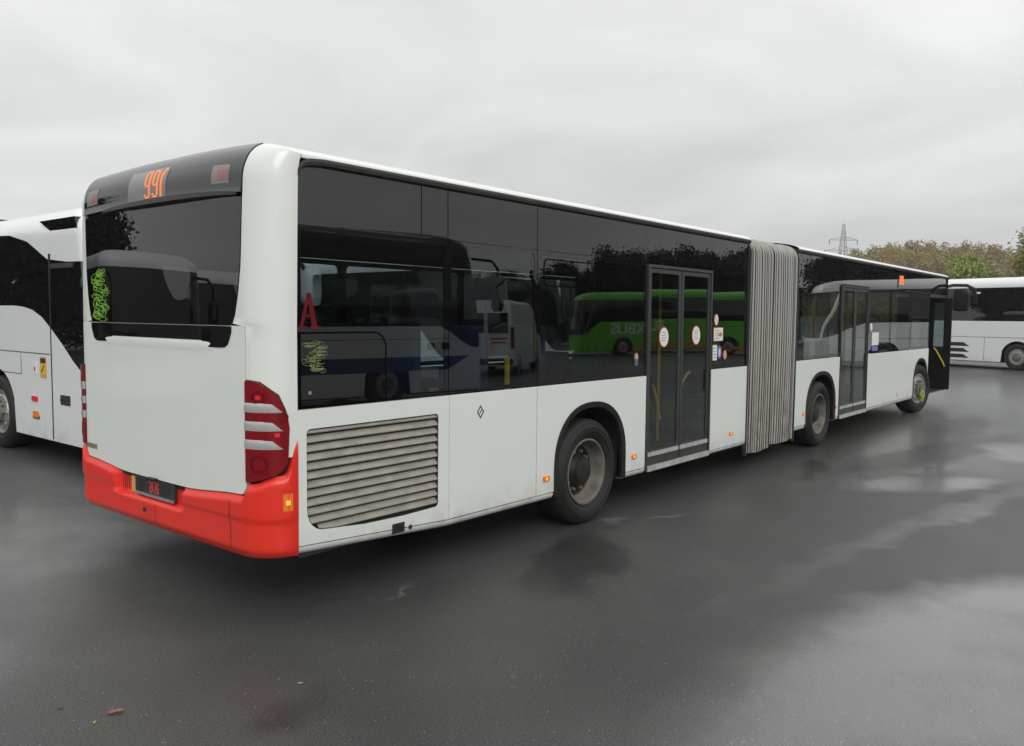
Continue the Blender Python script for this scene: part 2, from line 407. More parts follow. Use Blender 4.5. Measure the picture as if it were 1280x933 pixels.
    L(rng(fine.outputs['Fac'], 0.32, 0.68, 0.12, 0.95), b.inputs['Specular IOR Level'])
    hgt = math_('ADD', math_('MULTIPLY', fine.outputs['Fac'], 0.6), math_('MULTIPLY', grit.outputs['Fac'], 0.4))
    bp = N('ShaderNodeBump'); bp.inputs['Distance'].default_value = 0.0013
    L(rng(puddle_sheen, 0, 1, 0.8, 0.0), bp.inputs['Strength']); L(hgt, bp.inputs['Height']); L(bp.outputs[0], b.inputs['Normal'])
    b.inputs['IOR'].default_value = 1.5
    b.inputs['Coat IOR'].default_value = 1.6; b.inputs['Coat Roughness'].default_value = 0.16
    L(math_('MAXIMUM', math_('MULTIPLY', film_sheen, 0.9), math_('MAXIMUM', math_('MULTIPLY', math_('MULTIPLY', far_sheen, 0.6), rng(damp, 0, 1, 1, 0.1)), math_('MULTIPLY', puddle_sheen, 0.7))), b.inputs['Coat Weight'])
    return m
asphalt = ground_material()
g = MB()
g.add([(-900, -900, 0), (1500, -900, 0), (1500, 1500, 0), (-900, 1500, 0)], [(0, 1, 2, 3)])
tag(g.build('ground', asphalt), 'dark wet asphalt of the parking yard', None, None, 'structure')

# ------------------------------------------------------------------ wheels (local: centre at origin, outer face towards -y)
def wheel_meshes(rad=0.49, dish=True, rimmat=None, seg=48):
    rr = 0.298
    ty = MB(); ty.lathe([(rr, 0.02), (rr + .018, -.010), (rr + .022, -.005), (rr + .03, -.012), (rr + .06, -.025), (rr + .064, -.020), (rr + .07, -.029), (rr + .10, -.032), (rr + .104, -.027), (rr + .11, -.032), (rad - .05, -.024), (rad - .046, -.018), (rad - .04, -.020), (rad - .015, 0.0), (rad, .03), (rad, .10), (rad - .006, .105), (rad - .006, .12), (rad, .125), (rad, .25), (rad - .02, .275), (rr, .27)], (0, 0, 0), 'y', seg)
    rm = MB()
    if dish:
        rm.lathe([(rr + .004, .005), (rr + .004, -.004), (rr - .012, -.006), (rr - .022, .01), (rr - .028, .05), (rr - .036, .085), (rr - .05, .11), (rr - .065, .125)], (0, 0, 0), 'y', seg)
        hb = MB()
        hb.lathe([(rr - .062, .122), (rr - .075, .135), (.205, .13), (.15, .118), (.14, .085), (.125, .07), (.115, .03), (.09, .02), (0.001, .02)], (0, 0, 0), 'y', seg)
        for k in range(10):
            a = 2 * math.pi * k / 10
            rm.lathe([(.017, .13), (.016, .092), (.001, .088)], (.176 * math.cos(a), 0, .176 * math.sin(a)), 'y', 8)
    else:
        rm.lathe([(rr + .004, .005), (rr + .004, -.004), (rr - .012, -.006), (rr - .025, .02), (rr - .05, .03), (rr - .07, .0), (.17, -.012), (.15, -.012)], (0, 0, 0), 'y', seg)
        for k in range(8):
            a = 2 * math.pi * k / 8
            rm.lathe([(.030, -.003), (.024, -.0125), (.001, -.0125)], (.215 * math.cos(a), 0, .215 * math.sin(a)), 'y', 10)
        hb = MB(); hb.lathe([(.15, -.012), (.14, -.05), (.11, -.06), (.10, -.09), (0.001, -.095)], (0, 0, 0), 'y', 24)
        for k in range(10):
            a = 2 * math.pi * k / 10
            hb.lathe([(.015, -.01), (.015, -.05), (.001, -.055)], (.165 * math.cos(a), 0, .165 * math.sin(a)), 'y', 8)
    return ty, rm, hb
def make_wheel(parent, off, rz=0.0, dish=True, rad=0.49, extra=None):
    w = empty('wheel', off, rz, parent)
    ty, rm, hb = wheel_meshes(rad, dish)
    ty.build('tyre', tyre_m, w, True); rm.build('rim', steel if dish else alloy, w, True); hb.build('hub', hubm if dish else steel, w, True)
    if extra: extra(w)
    return w
def put_wheel(src, parent, off, rz=0.0):
    if not src:
        return None
    c = copy_tree(src, parent); c.location = off; c.rotation_euler = (0, 0, rz)
    return c

# ------------------------------------------------------------------ the articulated bus
BO = Vector((8.9, 1.275, 0.0))
bus = empty('articulated_bus', BO)
tag(bus, 'white articulated city bus with red rear bumper, grey bellows and dark windows', 'bus')
def bp(mb, name, m, parent=None, smooth=False, bevel=0.0, label=None, fix=True):
    """a part of the bus modelled in world coordinates"""
    p = parent or bus
    o = mb.build(name, m, p, smooth, bevel, fix)
    o.location = -BO if p is bus else (0, 0, 0)
    if label: o['label'] = label
    return o
TILT = 0.0096
def ysd(z): return max(0.0, z - 1.31) * TILT
def sp(poly, d0, d1, side=1, mb=None):
    """prism on the bus side; d = depth inwards from the right (side 1) or left (side -1) face"""
    mb = mb or MB()
    f = lambda d: [(x, (d + ysd(z)) if side == 1 else 2.55 - d - ysd(z), z) for x, z in poly]
    return mb.prism(f(d0), f(d1))
def sring(o, i, d0, d1, side=1, mb=None):
    mb = mb or MB()
    f = lambda P, d: [(x, (d + ysd(z)) if side == 1 else 2.55 - d - ysd(z), z) for x, z in P]
    return mb.ring(f(o, d0), f(i, d0), f(o, d1), f(i, d1))
WB, WT = 1.31, 2.42          # window bottom / split below the roof-edge band
GT = 2.78                    # gutter
AX = [(3.41, 0.57), (9.45, 0.62), (15.26, 0.56)]
AZ = 0.58
def arch_pts(c, r, zb, n=22, grow=0.0):
    pts = [(c - r - grow, zb)]
    for i in range(n + 1):
        t = math.pi * (1 - i / n)
        pts.append((c + (r + grow) * math.copysign(abs(math.cos(t)) ** 0.86, math.cos(t)), AZ + (0.535 + grow) * math.sin(t) ** 0.92 if 0 < i < n else AZ))
    pts.append((c + r + grow, zb))
    return pts
def lower_panel(x0, x1, z0, z1, arch=None, z0r=None, side=1, name='side_panel', skirt=True):
    z0r = z0 if z0r is None else z0r
    zz = lambda x: z0 + (z0r - z0) * (x - x0) / (x1 - x0)
    poly = [(x0, z0)]
    if arch:
        c, r = arch
        poly += arch_pts(c, r, zz(c))
    poly += [(x1, z0r), (x1, z1), (x0, z1)]
    return bp(sp(poly, 0.0, 0.03, side), name, white, bevel=0.003)
def skirt_strip(x0, x1, zt0, zt1, zb0, zb1, side=1, par=None):
    rows = []
    for x, zt, zb in ((x0, zt0, zb0), (x1, zt1, zb1)):
        h = zt - zb
        prof = [(.001, zt), (.003, zt - .3 * h), (.012, zt - .62 * h), (.032, zt - .88 * h), (.06, zb), (.10, zb), (.10, zt), (.001, zt)]
        rows.append([(x, d if side == 1 else 2.55 - d, z) for d, z in prof])
    mb = MB(); mb.grid(rows)
    n = len(rows[0]); mb.f += [tuple(range(n - 1)), tuple(range(n, 2 * n - 1))]
    return bp(mb, 'skirt', white, smooth=True)
def window(x0, x1, z0, z1, side=1, m=glass, fr=0.035, r=0.05, name='window'):
    o = rrect(x0, z0, x1, z1, 0.004, 5); i = rrect(x0 + fr, z0 + fr, x1 - fr, z1 - fr, r, 5)
    f = bp(sring(o, i, 0.012, 0.03, side), name, gloss)
    p = sp(rrect(x0 + fr - .004, z0 + fr - .004, x1 - fr + .004, z1 - fr + .004, r), 0.0145, 0.0185, side).build('pane', m, f)
    return f
def band(x0, x1, side=1, z0=WT + .004, z1=GT):
    return bp(sp(rrect(x0, z0, x1, z1, 0.004), 0.012, 0.03, side), 'roof_edge_panel', gloss)

# --- rear section, right side
G = 0.008
# grille panel with an opening for the louvres
def grille_outline(grow=0.0, n=6):
    x0, x1, zt = 0.285 - grow, 1.432 + grow, 1.178 + grow
    pts = []
    for i in range(n + 1):
        t = R(180 + 90 * i / n); pts.append((x0 + 0.13 + 0.13 * math.cos(t), 0.535 - grow + 0.14 + 0.14 * math.sin(t)))
    for x, z in ((0.75, 0.505), (1.10, 0.497)): pts.append((x, z - grow))
    for i in range(n + 1):
        t = R(270 + 90 * i / n); pts.append((x1 - .03 + .03 * math.cos(t), 0.503 - grow + .03 + .03 * math.sin(t)))
    for i in range(n + 1):
        t = R(90 * i / n); pts.append((x1 - .03 + .03 * math.cos(t), zt - .03 + .03 * math.sin(t)))
    for i in range(n + 1):
        t = R(90 + 90 * i / n); pts.append((x0 + .03 + .03 * math.cos(t), zt - .03 + .03 * math.sin(t)))
    return pts
def outer_match(inner, x0, x1, z0, z0r, z1):
    """project the opening outline on the panel's rectangle, vertex by vertex"""
    cx, cz = (x0 + x1) / 2, (z0 + z1) / 2; out = []
    for x, z in inner:
        dx, dz = x - cx, z - cz
        k = min(((x1 - cx) / dx if dx > 0 else (x0 - cx) / dx) if abs(dx) > 1e-6 else 1e9, ((z1 - cz) / dz if dz > 0 else (z0 - cz) / dz) if abs(dz) > 1e-6 else 1e9)
        out.append([cx + dx * k, cz + dz * k])
    for tx, tz in ((x0, z0), (x1, z0), (x1, z1), (x0, z1)):
        q = min(out, key=lambda p: (p[0] - tx) ** 2 + (p[1] - tz) ** 2); q[0], q[1] = tx, tz
    for q in out:
        if abs(q[1] - z0) < 1e-6: q[1] = z0 + (z0r - z0) * (q[0] - x0) / (x1 - x0)
    return [tuple(q) for q in out]
gi = grille_outline()
go = outer_match(gi, 0.222, 1.54, 0.465, 0.388, 1.30)
gp = bp(sring(go, gi, 0.0, 0.03), 'engine_side_panel', white)
bp(sring(gi, grille_outline(-0.005), 0.004, 0.028), 'grille_frame', groove, gp)
lv = MB()
for k in range(12):
    z = 0.51 + k * 0.0565
    prof = [(.044, z + .066), (.026, z + .052), (.008, z + .032), (.004, z + .022), (.008, z + .016), (.040, z + .012)]
    xs = [0.29, 0.32, 0.36, 0.42, 0.6, 0.9, 1.43]
    xl = 0.288 + (0.13 - math.sqrt(max(0.0, .13 ** 2 - (min(0, (z + .03) - 0.665)) ** 2)) if z + .03 < 0.665 else 0)
    rows = [[(x, d, zz) for d, zz in prof] for x in (max(xl, .288), 1.43)]
    lv.grid(rows)
bp(lv, 'louvre_grille', louvre, gp, smooth=True)
bp(sp(grille_outline(-0.002), 0.047, 0.06), 'grille_backing', mat('dusty_grille_backing', (.085, .08, .068), .9, noise=.3), gp)
la = bp(sp(rrect(0.985, 0.385, 1.10, 0.455, .006), -.003, 0.01), 'latch', ink, bevel=.002)
bp(sp(rrect(1.0, 0.398, 1.085, 0.442, .004), -.005, -.002), 'latch_plate', hubm, la)
bp(sp(circle(1.155, 0.405, .017, .017), -.004, .01), 'tow_cap', ink, bevel=.002)
lower_panel(1.54 + G, 2.595 - G, 0.388, 1.30, z0r=0.384)
lower_panel(2.599, 4.365, 0.384, 1.30, arch=AX[0])
skirt_strip(0.222, 1.54, 0.458, 0.380, 0.405, 0.325)
skirt_strip(1.54, 2.83, 0.380, 0.377, 0.325, 0.318)
skirt_strip(3.985, 4.365, 0.377, 0.377, 0.318, 0.318)
# logo diamond on the fuel flap
lg = MB(); sring([(1.885, 1.10), (1.925, 1.152), (1.885, 1.204), (1.845, 1.152)], [(1.885, 1.115), (1.913, 1.152), (1.885, 1.189), (1.857, 1.152)], -.002, .004, 1, lg)
sp([(1.87, 1.14), (1.878, 1.136), (1.90, 1.164), (1.892, 1.168)], -.002, .003, 1, lg)
bp(lg, 'fuel_symbol', ink)
def marker(x, z, side=1, w=.045, h=.022):
    b = bp(sp(rrect(x - w, z - h, x + w, z + h, .006), -.010, .004, side), 'side_marker', amber, bevel=.003)
    bp(sp(rrect(x - w * .3, z - h * .55, x + w * .35, z + h * .55, .004), -.012, -.008, side), 'bulb', amber_hot, b)
    return b
marker(2.725, 0.512); marker(4.15, 0.520); marker(6.36, 0.515)
# windows of the rear section
band(0.235, 1.28 - G / 2); band(1.28 + G / 2, 1.545 - G / 2); band(1.545 + G / 2, 2.60 - G / 2); band(2.60 + G / 2, 4.355); band(4.36, 5.795); band(5.80, 6.775)
w1 = MB()
W1 = window(0.235, 1.545 - G / 2, WB, WT, fr=.03)
W2 = window(1.545 + G / 2, 2.60 - G / 2, WB, WT, fr=.03)
W3 = window(2.60 + G / 2, 4.36, WB, WT, fr=.04)
W4 = window(5.795, 6.775, WB, WT, fr=.04)
# engine flap on the window corner
fl = bp(sp(rrect(0.25, 1.318, 0.93, 1.762, (.004, .004, .10, .004), 8), 0.004, 0.012), 'engine_flap', gloss)
bp(sring(rrect(0.244, 1.312, 0.942, 1.772, (.004, .004, .11, .004), 8), rrect(0.252, 1.32, 0.93, 1.760, (.004, .004, .10, .004), 8), 0.0035, 0.011), 'flap_seal', seal, fl)
bp(sp(circle(0.315, 1.40, .012, .012), 0.001, 0.006), 'flap_lock', alloy, fl)
# hopper in the big window
bp(sring(rrect(2.69, 2.13, 4.27, 2.36, .05), rrect(2.70, 2.14, 4.26, 2.35, .045), 0.011, 0.018), 'hopper_frame', seal, W3)
# gutter
def gutter(x0, x1, side=1, curve=False):
    mb = MB(); prof = [(-.012, 2.825), (-.024, 2.805), (-.020, 2.785), (.0, 2.775), (.03, 2.78), (.03, 2.83)]
    rows = []
    xs = ([(x0, -.085, .0), (x0 + .012, -.055, .0), (x0 + .04, -.028, 0), (x0 + .09, -.010, 0)] if curve else [(x0, 0, 0)]) + [(x0 + .2, 0, 0), (x1, 0, 0)]
    for x, dz, _ in xs:
        rows.append([(x, (d + .014) if side == 1 else 2.55 - d - .014, z + dz) for d, z in prof])
    mb.grid(rows); n = len(prof)
    mb.f += [tuple(range(n)), tuple(range((len(rows) - 1) * n, len(rows) * n))]
    return bp(mb, 'gutter', trimr, smooth=True)
gutter(0.235, 6.775, 1, True); gutter(0.235, 6.775, -1, True)
# --- doors
def door(x0, x1, side=1):
    d = bp(sring(rrect(x0, 0.335, x1, 2.405, .006), rrect(x0 + .03, 0.36, x1 - .03, 2.375, .01), -.012, .05, side), 'door', alu, bevel=.002)
    xm = (x0 + x1) / 2
    for a, b in ((x0 + .034, xm - .008), (xm + .008, x1 - .034)):
        lf = bp(sring(rrect(a, .352, b, 2.368, .01), rrect(a + .045, .535, b - .045, 2.325, .035), .002, .035, side), 'door_leaf', alu, d, bevel=.002)
        bp(sp(rrect(a + .042, .532, b - .042, 2.328, .035), .012, .018, side), 'door_glass', darkglass, lf)
        bp(sp(rrect(a + .012, .482, b - .012, .524, .004), -.006, .006, side), 'door_strip', sill, d)
        bp(sp(rrect(a + .012, .40, b - .012, .47, .004), -.003, .006, side), 'kick_plate', alu, d)
        bp(sp(rrect(a - .01, .335, b + .01, .388, .004), -.020, .03, side), 'door_sill', sill, d)
        y = .055 if side == 1 else 2.495
        lean = 0.28 if a < xm - .1 and b < xm else -0.28
        hz = [(a + .16, y, 1.20), (a + .20, y, 1.17), (a + .28, y, 1.02), (a + .33, y, .86), (a + .36, y, .83)]
        if lean < 0: hz = [(a + .10, y, 1.12), (a + .15, y, 1.20), (a + .24, y, 1.27), (a + .30, y, 1.29)]
        mb = MB(); mb.tube(hz, .014, 8); bp(mb, 'grab_handle', yellow, d, True)
        mb = MB(); sp(rrect(a + .055 if lean > 0 else b - .085, 1.08, a + .085 if lean > 0 else b - .055, 1.30, .012), .004, .014, side, mb)
        bp(mb, 'pull_handle', mirror_m, d, bevel=.003)
    return d
D1 = door(4.37, 5.785)
def disc_sticker(x, z, rx, rz, par=None, rim=redpaper, face=paper):
    a = bp(sp(circle(x, z, rx, rz), .006, .011), 'round_sticker', rim, par)
    bp(sp(circle(x, z, rx * .91, rz * .91), .004, .007), 'sticker_face', face, par)
    return a
def rect_sticker(x0, z0, x1, z1, par=None, m=paper, lines=0, arrow=False, border=None):
    if border:
        sp_ = bp(sp(rrect(x0, z0, x1, z1, .008), .006, .011), 'sticker', border, par)
        x0 += .008; x1 -= .008; z0 += .008; z1 -= .008
        bp(sp(rrect(x0, z0, x1, z1, .004), .004, .007), 'sticker_face', m, par)
    else:
        sp_ = bp(sp(rrect(x0, z0, x1, z1, .008), .004, .011), 'sticker', m, par)
    if lines:
        h = (z1 - z0) / (lines + 1)
        for k in range(lines):
            mb = MB(); sp(rrect(x0 + (x1 - x0) * .12, z0 + h * (k + .8), x0 + (x1 - x0) * random.uniform(.55, .85), z0 + h * (k + 1.05), .001, 1), .0025, .0045, 1, mb)
            bp(mb, 'sticker_print', greypaper, par)
    if arrow:
        xm = x1 - (x1 - x0) * .28; zm = (z0 + z1) / 2; q = (x1 - x0) * .2
        bp(sp([(xm - q, zm - .010), (xm, zm - .010), (xm, zm - .03), (xm + q, zm), (xm, zm + .03), (xm, zm + .010), (xm - q, zm + .010)], .001, .004), 'sticker_arrow', redpaper, par)
    return sp_
for x, z in ((4.716, 1.68), (5.43, 1.69)):
    disc_sticker(x, z, .098, .105, D1)
    for k in range(4):
        mb = MB(); sp(rrect(x - .055, z + .045 - k * .028, x + random.uniform(.02, .06), z + .051 - k * .028, .001, 1), .0025, .0042, 1, mb); bp(mb, 'sticker_print', greypaper, D1)
disc_sticker(5.92, 1.86, .05, .065, None)
sl = MB(); sp([(5.895, 1.895), (5.90, 1.90), (5.945, 1.825), (5.94, 1.82)], .0025, .0042, 1, sl); bp(sl, 'sticker_print', redpaper)
rect_sticker(5.855, 1.615, 6.10, 1.775, None, paper, 4, True, redpaper)
rect_sticker(5.845, 1.40, 5.945, 1.575, None, paper, 4)
disc_sticker(6.01, 1.49, .058, .075, None, bluepaper, bluepaper)
bp(sp([(6.0, 1.44), (6.02, 1.44), (6.03, 1.50), (6.025, 1.53), (5.995, 1.53), (5.99, 1.50)], .001, .0042), 'sticker_print', paper)
disc_sticker(6.16, 1.455, .05, .055, None, redpaper, skinpaper)
rect_sticker(4.15, 1.41, 4.205, 1.475, None, mat('slate_sticker', (.10, .12, .17), .4)); disc_sticker(4.18, 1.495, .032, .038, None, skinpaper, skinpaper)
rect_sticker(6.20, 0.425, 6.28, 0.475, None, ink); rect_sticker(5.89, 0.43, 5.97, 0.475, None, louvre)
lower_panel(5.80, 6.66, 0.377, 1.30); lower_panel(6.668, 6.80, 0.377, 1.30)
skirt_strip(5.80, 6.80, 0.372, 0.372, 0.322, 0.322)

# --- front section, right side
X0, X1 = 8.36, 17.66
band(8.42, 10.24); band(10.245, 11.66); band(11.665, 14.2); band(14.205, 15.86); band(15.865, 17.36)
window(8.42, 10.24, WB, WT, fr=.045); window(11.665, 13.02, WB, WT, fr=.045); window(13.025, 14.42, WB, WT, fr=.045); window(14.425, 15.86, WB, WT, fr=.045)
D2 = door(10.25, 11.655)
gutter(8.37, 17.5)
lower_panel(8.37, 10.24, 0.384, 1.30, arch=AX[1]); lower_panel(11.665, 15.86, 0.384, 1.30, arch=AX[2])
skirt_strip(8.37, 8.80, 0.376, 0.376, 0.318, 0.318); skirt_strip(10.09, 10.24, 0.376, 0.376, 0.318, 0.318)
skirt_strip(11.665, 14.70, 0.376, 0.376, 0.318, 0.318); skirt_strip(15.80, 15.86, .376, .376, .318, .318)
marker(8.74, 0.545); marker(10.135, 0.535); marker(13.55, 0.50, w=.03); marker(15.81, 0.72, w=.035, h=.03)
rect_sticker(11.90, 1.44, 12.28, 1.66, None, paper, 0); rect_sticker(11.92, 1.345, 12.24, 1.425, None, bluepaper, 0)
disc_sticker(11.84, 1.75, .06, .07, None, paper, paper)
for zz, m_ in ((1.22, yellowst), (1.08, bluepaper)):
    rect_sticker(11.80, zz - .05, 11.90, zz + .05, None, m_, 0)
lp = bp(sp(rrect(13.42, 2.46, 13.86, 2.73, .02), .002, .012), 'side_display', gloss)
for (a, b) in ((13.50, 13.60), (13.64, 13.74)):
    mb = MB()
    for q0, q1, r0, r1 in ((a, a + .03, 2.53, 2.69), (b - .03, b, 2.53, 2.69), (a, b, 2.66, 2.69), (a, b, 2.595, 2.625), (a, b, 2.53, 2.56)):
        sp(rrect(q0, r0, q1, r1, .004, 1), -.002, .004, 1, mb)
    bp(mb, 'led_digit', led, lp)


# --- arch trims and wheel wells
def arches(side):
    for i, (c, r) in enumerate(AX):
        o = arch_pts(c, r, .345); n_ = arch_pts(c, r - .055, .345)
        n_ = [(x, z if k in (0, len(n_) - 1) else (z - .05 * max(0, math.sin(math.pi * (k - 1) / 22)) if 0 < k < len(n_) - 1 else z)) for k, (x, z) in enumerate(n_)]
        mb = MB(); f = lambda P, d: [(x, d if side == 1 else 2.55 - d, z) for x, z in P]
        a0, b0, a1, b1 = f(o, -.014), f(n_, -.004), f(o, .05), f(n_, .05)
        mb.grid([a1, a0, b0, b1])
        bp(mb, 'arch_trim', rubber, smooth=True)
        mb = MB(); mb.grid([f(n_, .03), f(n_, .62)]); mb.add(f(n_, .62), [tuple(range(len(n_)))])
        bp(mb, 'wheel_well', under)
arches(1); arches(-1)
def neon_cover(w):
    mb = MB(); mb.lathe([(.03, -.10), (.075, -.105), (.085, -.07), (.06, -.06)], (0, 0, -.10), 'y', 14); mb.lathe([(.02, -.09), (.055, -.085), (.05, -.03)], (.03, 0, -.20), 'y', 12)
    mb.build('hub_cover', neon, w, True)
wr = make_wheel(bus, Vector((3.375, 0.028, 0.480)) - BO, rad=0.478)
put_wheel(wr, bus, Vector((9.45, 0.028, 0.480)) - BO)
make_wheel(bus, Vector((15.26, 0.03, 0.492)) - BO, R(-12), dish=False, extra=neon_cover)
for x in (3.375, 9.45, 15.26): put_wheel(wr, bus, Vector((x, 2.522, 0.480)) - BO, R(180))

# --- left side (away from the camera, seen through the windows)
def left_side():
    for x0, x1, a in ((0.222, 4.365, AX[0]), (4.37, 6.80, None), (8.37, 11.66, AX[1]), (11.665, 17.36, AX[2])):
        lower_panel(x0, x1, .34, 1.30, arch=a, side=-1)
    for x0, x1 in ((.235, 1.54), (1.545, 2.6), (2.605, 4.36), (4.365, 5.79), (5.795, 6.775), (8.42, 10.24), (10.245, 11.66), (11.665, 13.5), (13.505, 15.4), (15.405, 17.3)):
        window(x0, x1, WB, WT, side=-1, fr=.05); band(x0, x1, side=-1)
    gutter(8.37, 17.5, -1)
left_side()

# --- roof with rounded edges
def zroof(yy): return 2.83 + .12 * max(0.0, 1 - (abs(yy) / 1.275) ** 3.2) ** .6
# plan curve of the rear: s = arc length from the centre line, positive to the right (small y)
PL = []
for i in range(41):
    yy = 1.04 * i / 40; PL.append((-.006 * (1 - (yy / 1.04) ** 2), yy))
for i in range(1, 25):
    t = math.pi / 2 * i / 24; PL.append((.222 * (1 - math.cos(t)) + .0, 1.04 + .235 * math.sin(t)))
SL = [0.0]
for a, b in zip(PL, PL[1:]): SL.append(SL[-1] + math.hypot(a[0] - b[0], a[1] - b[1]))
SMAX = SL[-1]
def plan(s):
    q = abs(s); q = min(q, SMAX - 1e-6)
    for i in range(len(SL) - 1):
        if SL[i + 1] >= q: break
    k = (q - SL[i]) / (SL[i + 1] - SL[i])
    x = PL[i][0] + k * (PL[i + 1][0] - PL[i][0]); y = PL[i][1] + k * (PL[i + 1][1] - PL[i][1])
    tx, ty = PL[i + 1][0] - PL[i][0], PL[i + 1][1] - PL[i][1]; l = math.hypot(tx, ty); nx, ny = -ty / l, tx / l
    sg = 1 if s >= 0 else -1
    return x, y * sg, nx, ny * sg
def s_of(yy):
    """arc position of a lateral offset (from the centre line)"""
    lo, hi = 0, SMAX
    for _ in range(40):
        m_ = (lo + hi) / 2
        if plan(m_)[1] < abs(yy): lo = m_
        else: hi = m_
    return math.copysign(lo, yy)
ZTOP = 2.945
def capP(s, z, d=0.0):
    x, yy, nx, ny = plan(s)
    e = abs(yy) / 1.275
    lean = .015 * max(0.0, z - 1.8)
    t = max(0.0, (z - 2.70) / (ZTOP - 2.70))
    cx = .27 * (1 - math.sqrt(max(0, 1 - t * t))) * (1 - .90 * e ** 5)
    z2 = z if z < 2.4 else 2.4 + (z - 2.4) * (zroof(yy) - 2.4) / (ZTOP - 2.4)
    up = 0.0
    if t > 0: up = t ** 2
    n = Vector((nx * (1 - up * .8), ny * (1 - up * .8), up)).normalized()
    return (x + lean + cx + n.x * d, 1.275 - yy - n.y * d, z2 + n.z * d)
def patch(rows_sz, d=0.0, th=0.02):
    """rows_sz: grid of (s, z[, extra outset]); closed with a rim going inwards"""
    rows = [[capP(q[0], q[1], d + (q[2] if len(q) > 2 else 0)) for q in r] for r in rows_sz]
    back = [[capP(q[0], q[1], d - th) for q in r] for r in rows_sz]
    mb = MB(); mb.grid(rows)
    edge = lambda g_: g_[0] + [r[-1] for r in g_[1:]] + g_[-1][-2::-1] + [r[0] for r in g_[-2:0:-1]]
    mb.grid([edge(rows), edge(back)], True)
    return mb
def patch_z(z_list, Lf, Rf, n, d=0.0, th=0.02, disp=None):
    return patch([[(lambda s: (s, z, disp(s, z) if disp else 0.0))(Lf(z) + (Rf(z) - Lf(z)) * i / n) for i in range(n + 1)] for z in z_list], d, th)
def lin(a, b, n): return [a + (b - a) * i / n for i in range(n + 1)]
ZT_LIST = lin(2.55, 2.8, 8) + [2.70 + .245 * math.sin(R(a)) for a in range(35, 91, 5)]
srow = lin(-SMAX, SMAX, 90)
# backing shell
bk = MB(); bk.grid([[capP(s, z, -.03) for s in srow] for z in [.42, 1.0, 1.8, 2.2, 2.55] + ZT_LIST[1:-1]])
bp(bk, 'rear_inner_shell', groove, smooth=True)
def roof(name, start, x1, n=24):
    mb = MB(); rows = []
    if start is None:
        first = [capP(s, ZTOP) for s in srow]
    else:
        first = []
        for s in srow:
            p = capP(s, ZTOP); first.append((start, p[1], p[2]))
    for k in range(n + 1):
        rows.append([(p[0] + (x1 - p[0]) * k / n, p[1], p[2]) for p in first])
    # turn down on both edges to the gutter
    rows = [[(r[0][0], r[0][1] + -.002, r[0][2] - .02)] + r + [(r[-1][0], r[-1][1] + .002, r[-1][2] - .02)] for r in rows]
    mb.grid(rows)
    return bp(mb, name, white_roof, smooth=True)
roof('roof', None, 6.78); rf2 = roof('roof', 8.37, 17.35)
# roof hatch near the rear
mb = MB(); rows = []
for k, (q, h) in enumerate(((1.0, 0.0), (.97, .04), (.86, .065), (.5, .08), (.02, .082))):
    rows.append([(1.05 + .42 * q * math.copysign(abs(math.cos(t)) ** .4, math.cos(t)), 1.0 + .40 * q * math.copysign(abs(math.sin(t)) ** .4, math.sin(t)), 2.935 + h) for t in [2 * math.pi * i / 32 for i in range(32)]])
mb.grid(rows, True); bp(mb, 'roof_hatch', mat('pale_hatch', (.42, .43, .30), .5, noise=.2), smooth=True)

# corner columns
def darkedge(z):
    pts = ((1.80, .925), (1.86, .96), (2.0, .995), (2.18, 1.02), (2.6, 1.035), (2.8, 1.045), (2.95, 1.05))
    for (a, b), (c, d_) in zip(pts, pts[1:]):
        if z <= c: return b + (d_ - b) * max(0, (z - a)) / (c - a)
    return pts[-1][1]
for sg in (1, -1):
    zl = [1.02, 1.1, 1.2, 1.3, 1.4, 1.5, 1.6, 1.7, 1.8] + lin(1.82, 2.5, 14) + ZT_LIST
    f_in = lambda z: sg * (s_of(1.075) if z < 1.81 else s_of(darkedge(z) + .006))
    bp(patch_z(zl, f_in, lambda z: sg * (SMAX - .001), 24), 'corner_column', white, smooth=True)
# engine hatch
def hbot(s):
    a = abs(s)
    return .742 + .045 * smooth((a - .35) / .7)
def hatch_rows():
    rows = []
    n = 60
    for j in range(29):
        v = j / 28; r = []
        for i in range(n + 1):
            s = (-1.068 + 2.136 * i / n)
            zb = hbot(s); zt = 1.806
            z = zb + (zt - zb) * v
            # rounded corners
            rad = .05; e = 1.068 - abs(s)
            if e < rad:
                cut = rad - math.sqrt(max(0, rad ** 2 - (rad - e) ** 2)); z = zb + cut + (zt - zb - 2 * cut * .6) * v
            rid = .009 * math.exp(-((z - 1.688) / .028) ** 2) * smooth((.78 - abs(s)) / .16) - .010 * smooth((z - 1.70) / .03) * smooth((.93 - abs(s)) / .1)
            r.append((s, z, rid))
        rows.append(r)
    return rows
hatch = bp(patch(hatch_rows(), .004, .03), 'engine_hatch', white, smooth=True)
# black strip at the hatch top
def strip_L(z):
    e = z - 1.672
    r_ = .11
    return .925 - (r_ - math.sqrt(max(0, r_ ** 2 - (r_ - min(e, r_)) ** 2))) * .9
def strip_rows():
    rows = []
    n = 50
    for j in range(11):
        v = j / 10; r = []
        for i in range(n + 1):
            s = -.935 + 1.87 * i / n; a = abs(s)
            zb = 1.712 if a < .60 else (1.712 - .042 * smooth((a - .60) / .06) if a < .84 else 1.67 + (.10 - math.sqrt(max(0, .01 - (min(a - .835, .0999)) ** 2))))
            r.append((s, zb + (1.803 - zb) * v))
        rows.append(r)
    return rows
bp(patch(strip_rows(), .0075, .02), 'window_strip', gloss2, smooth=True)
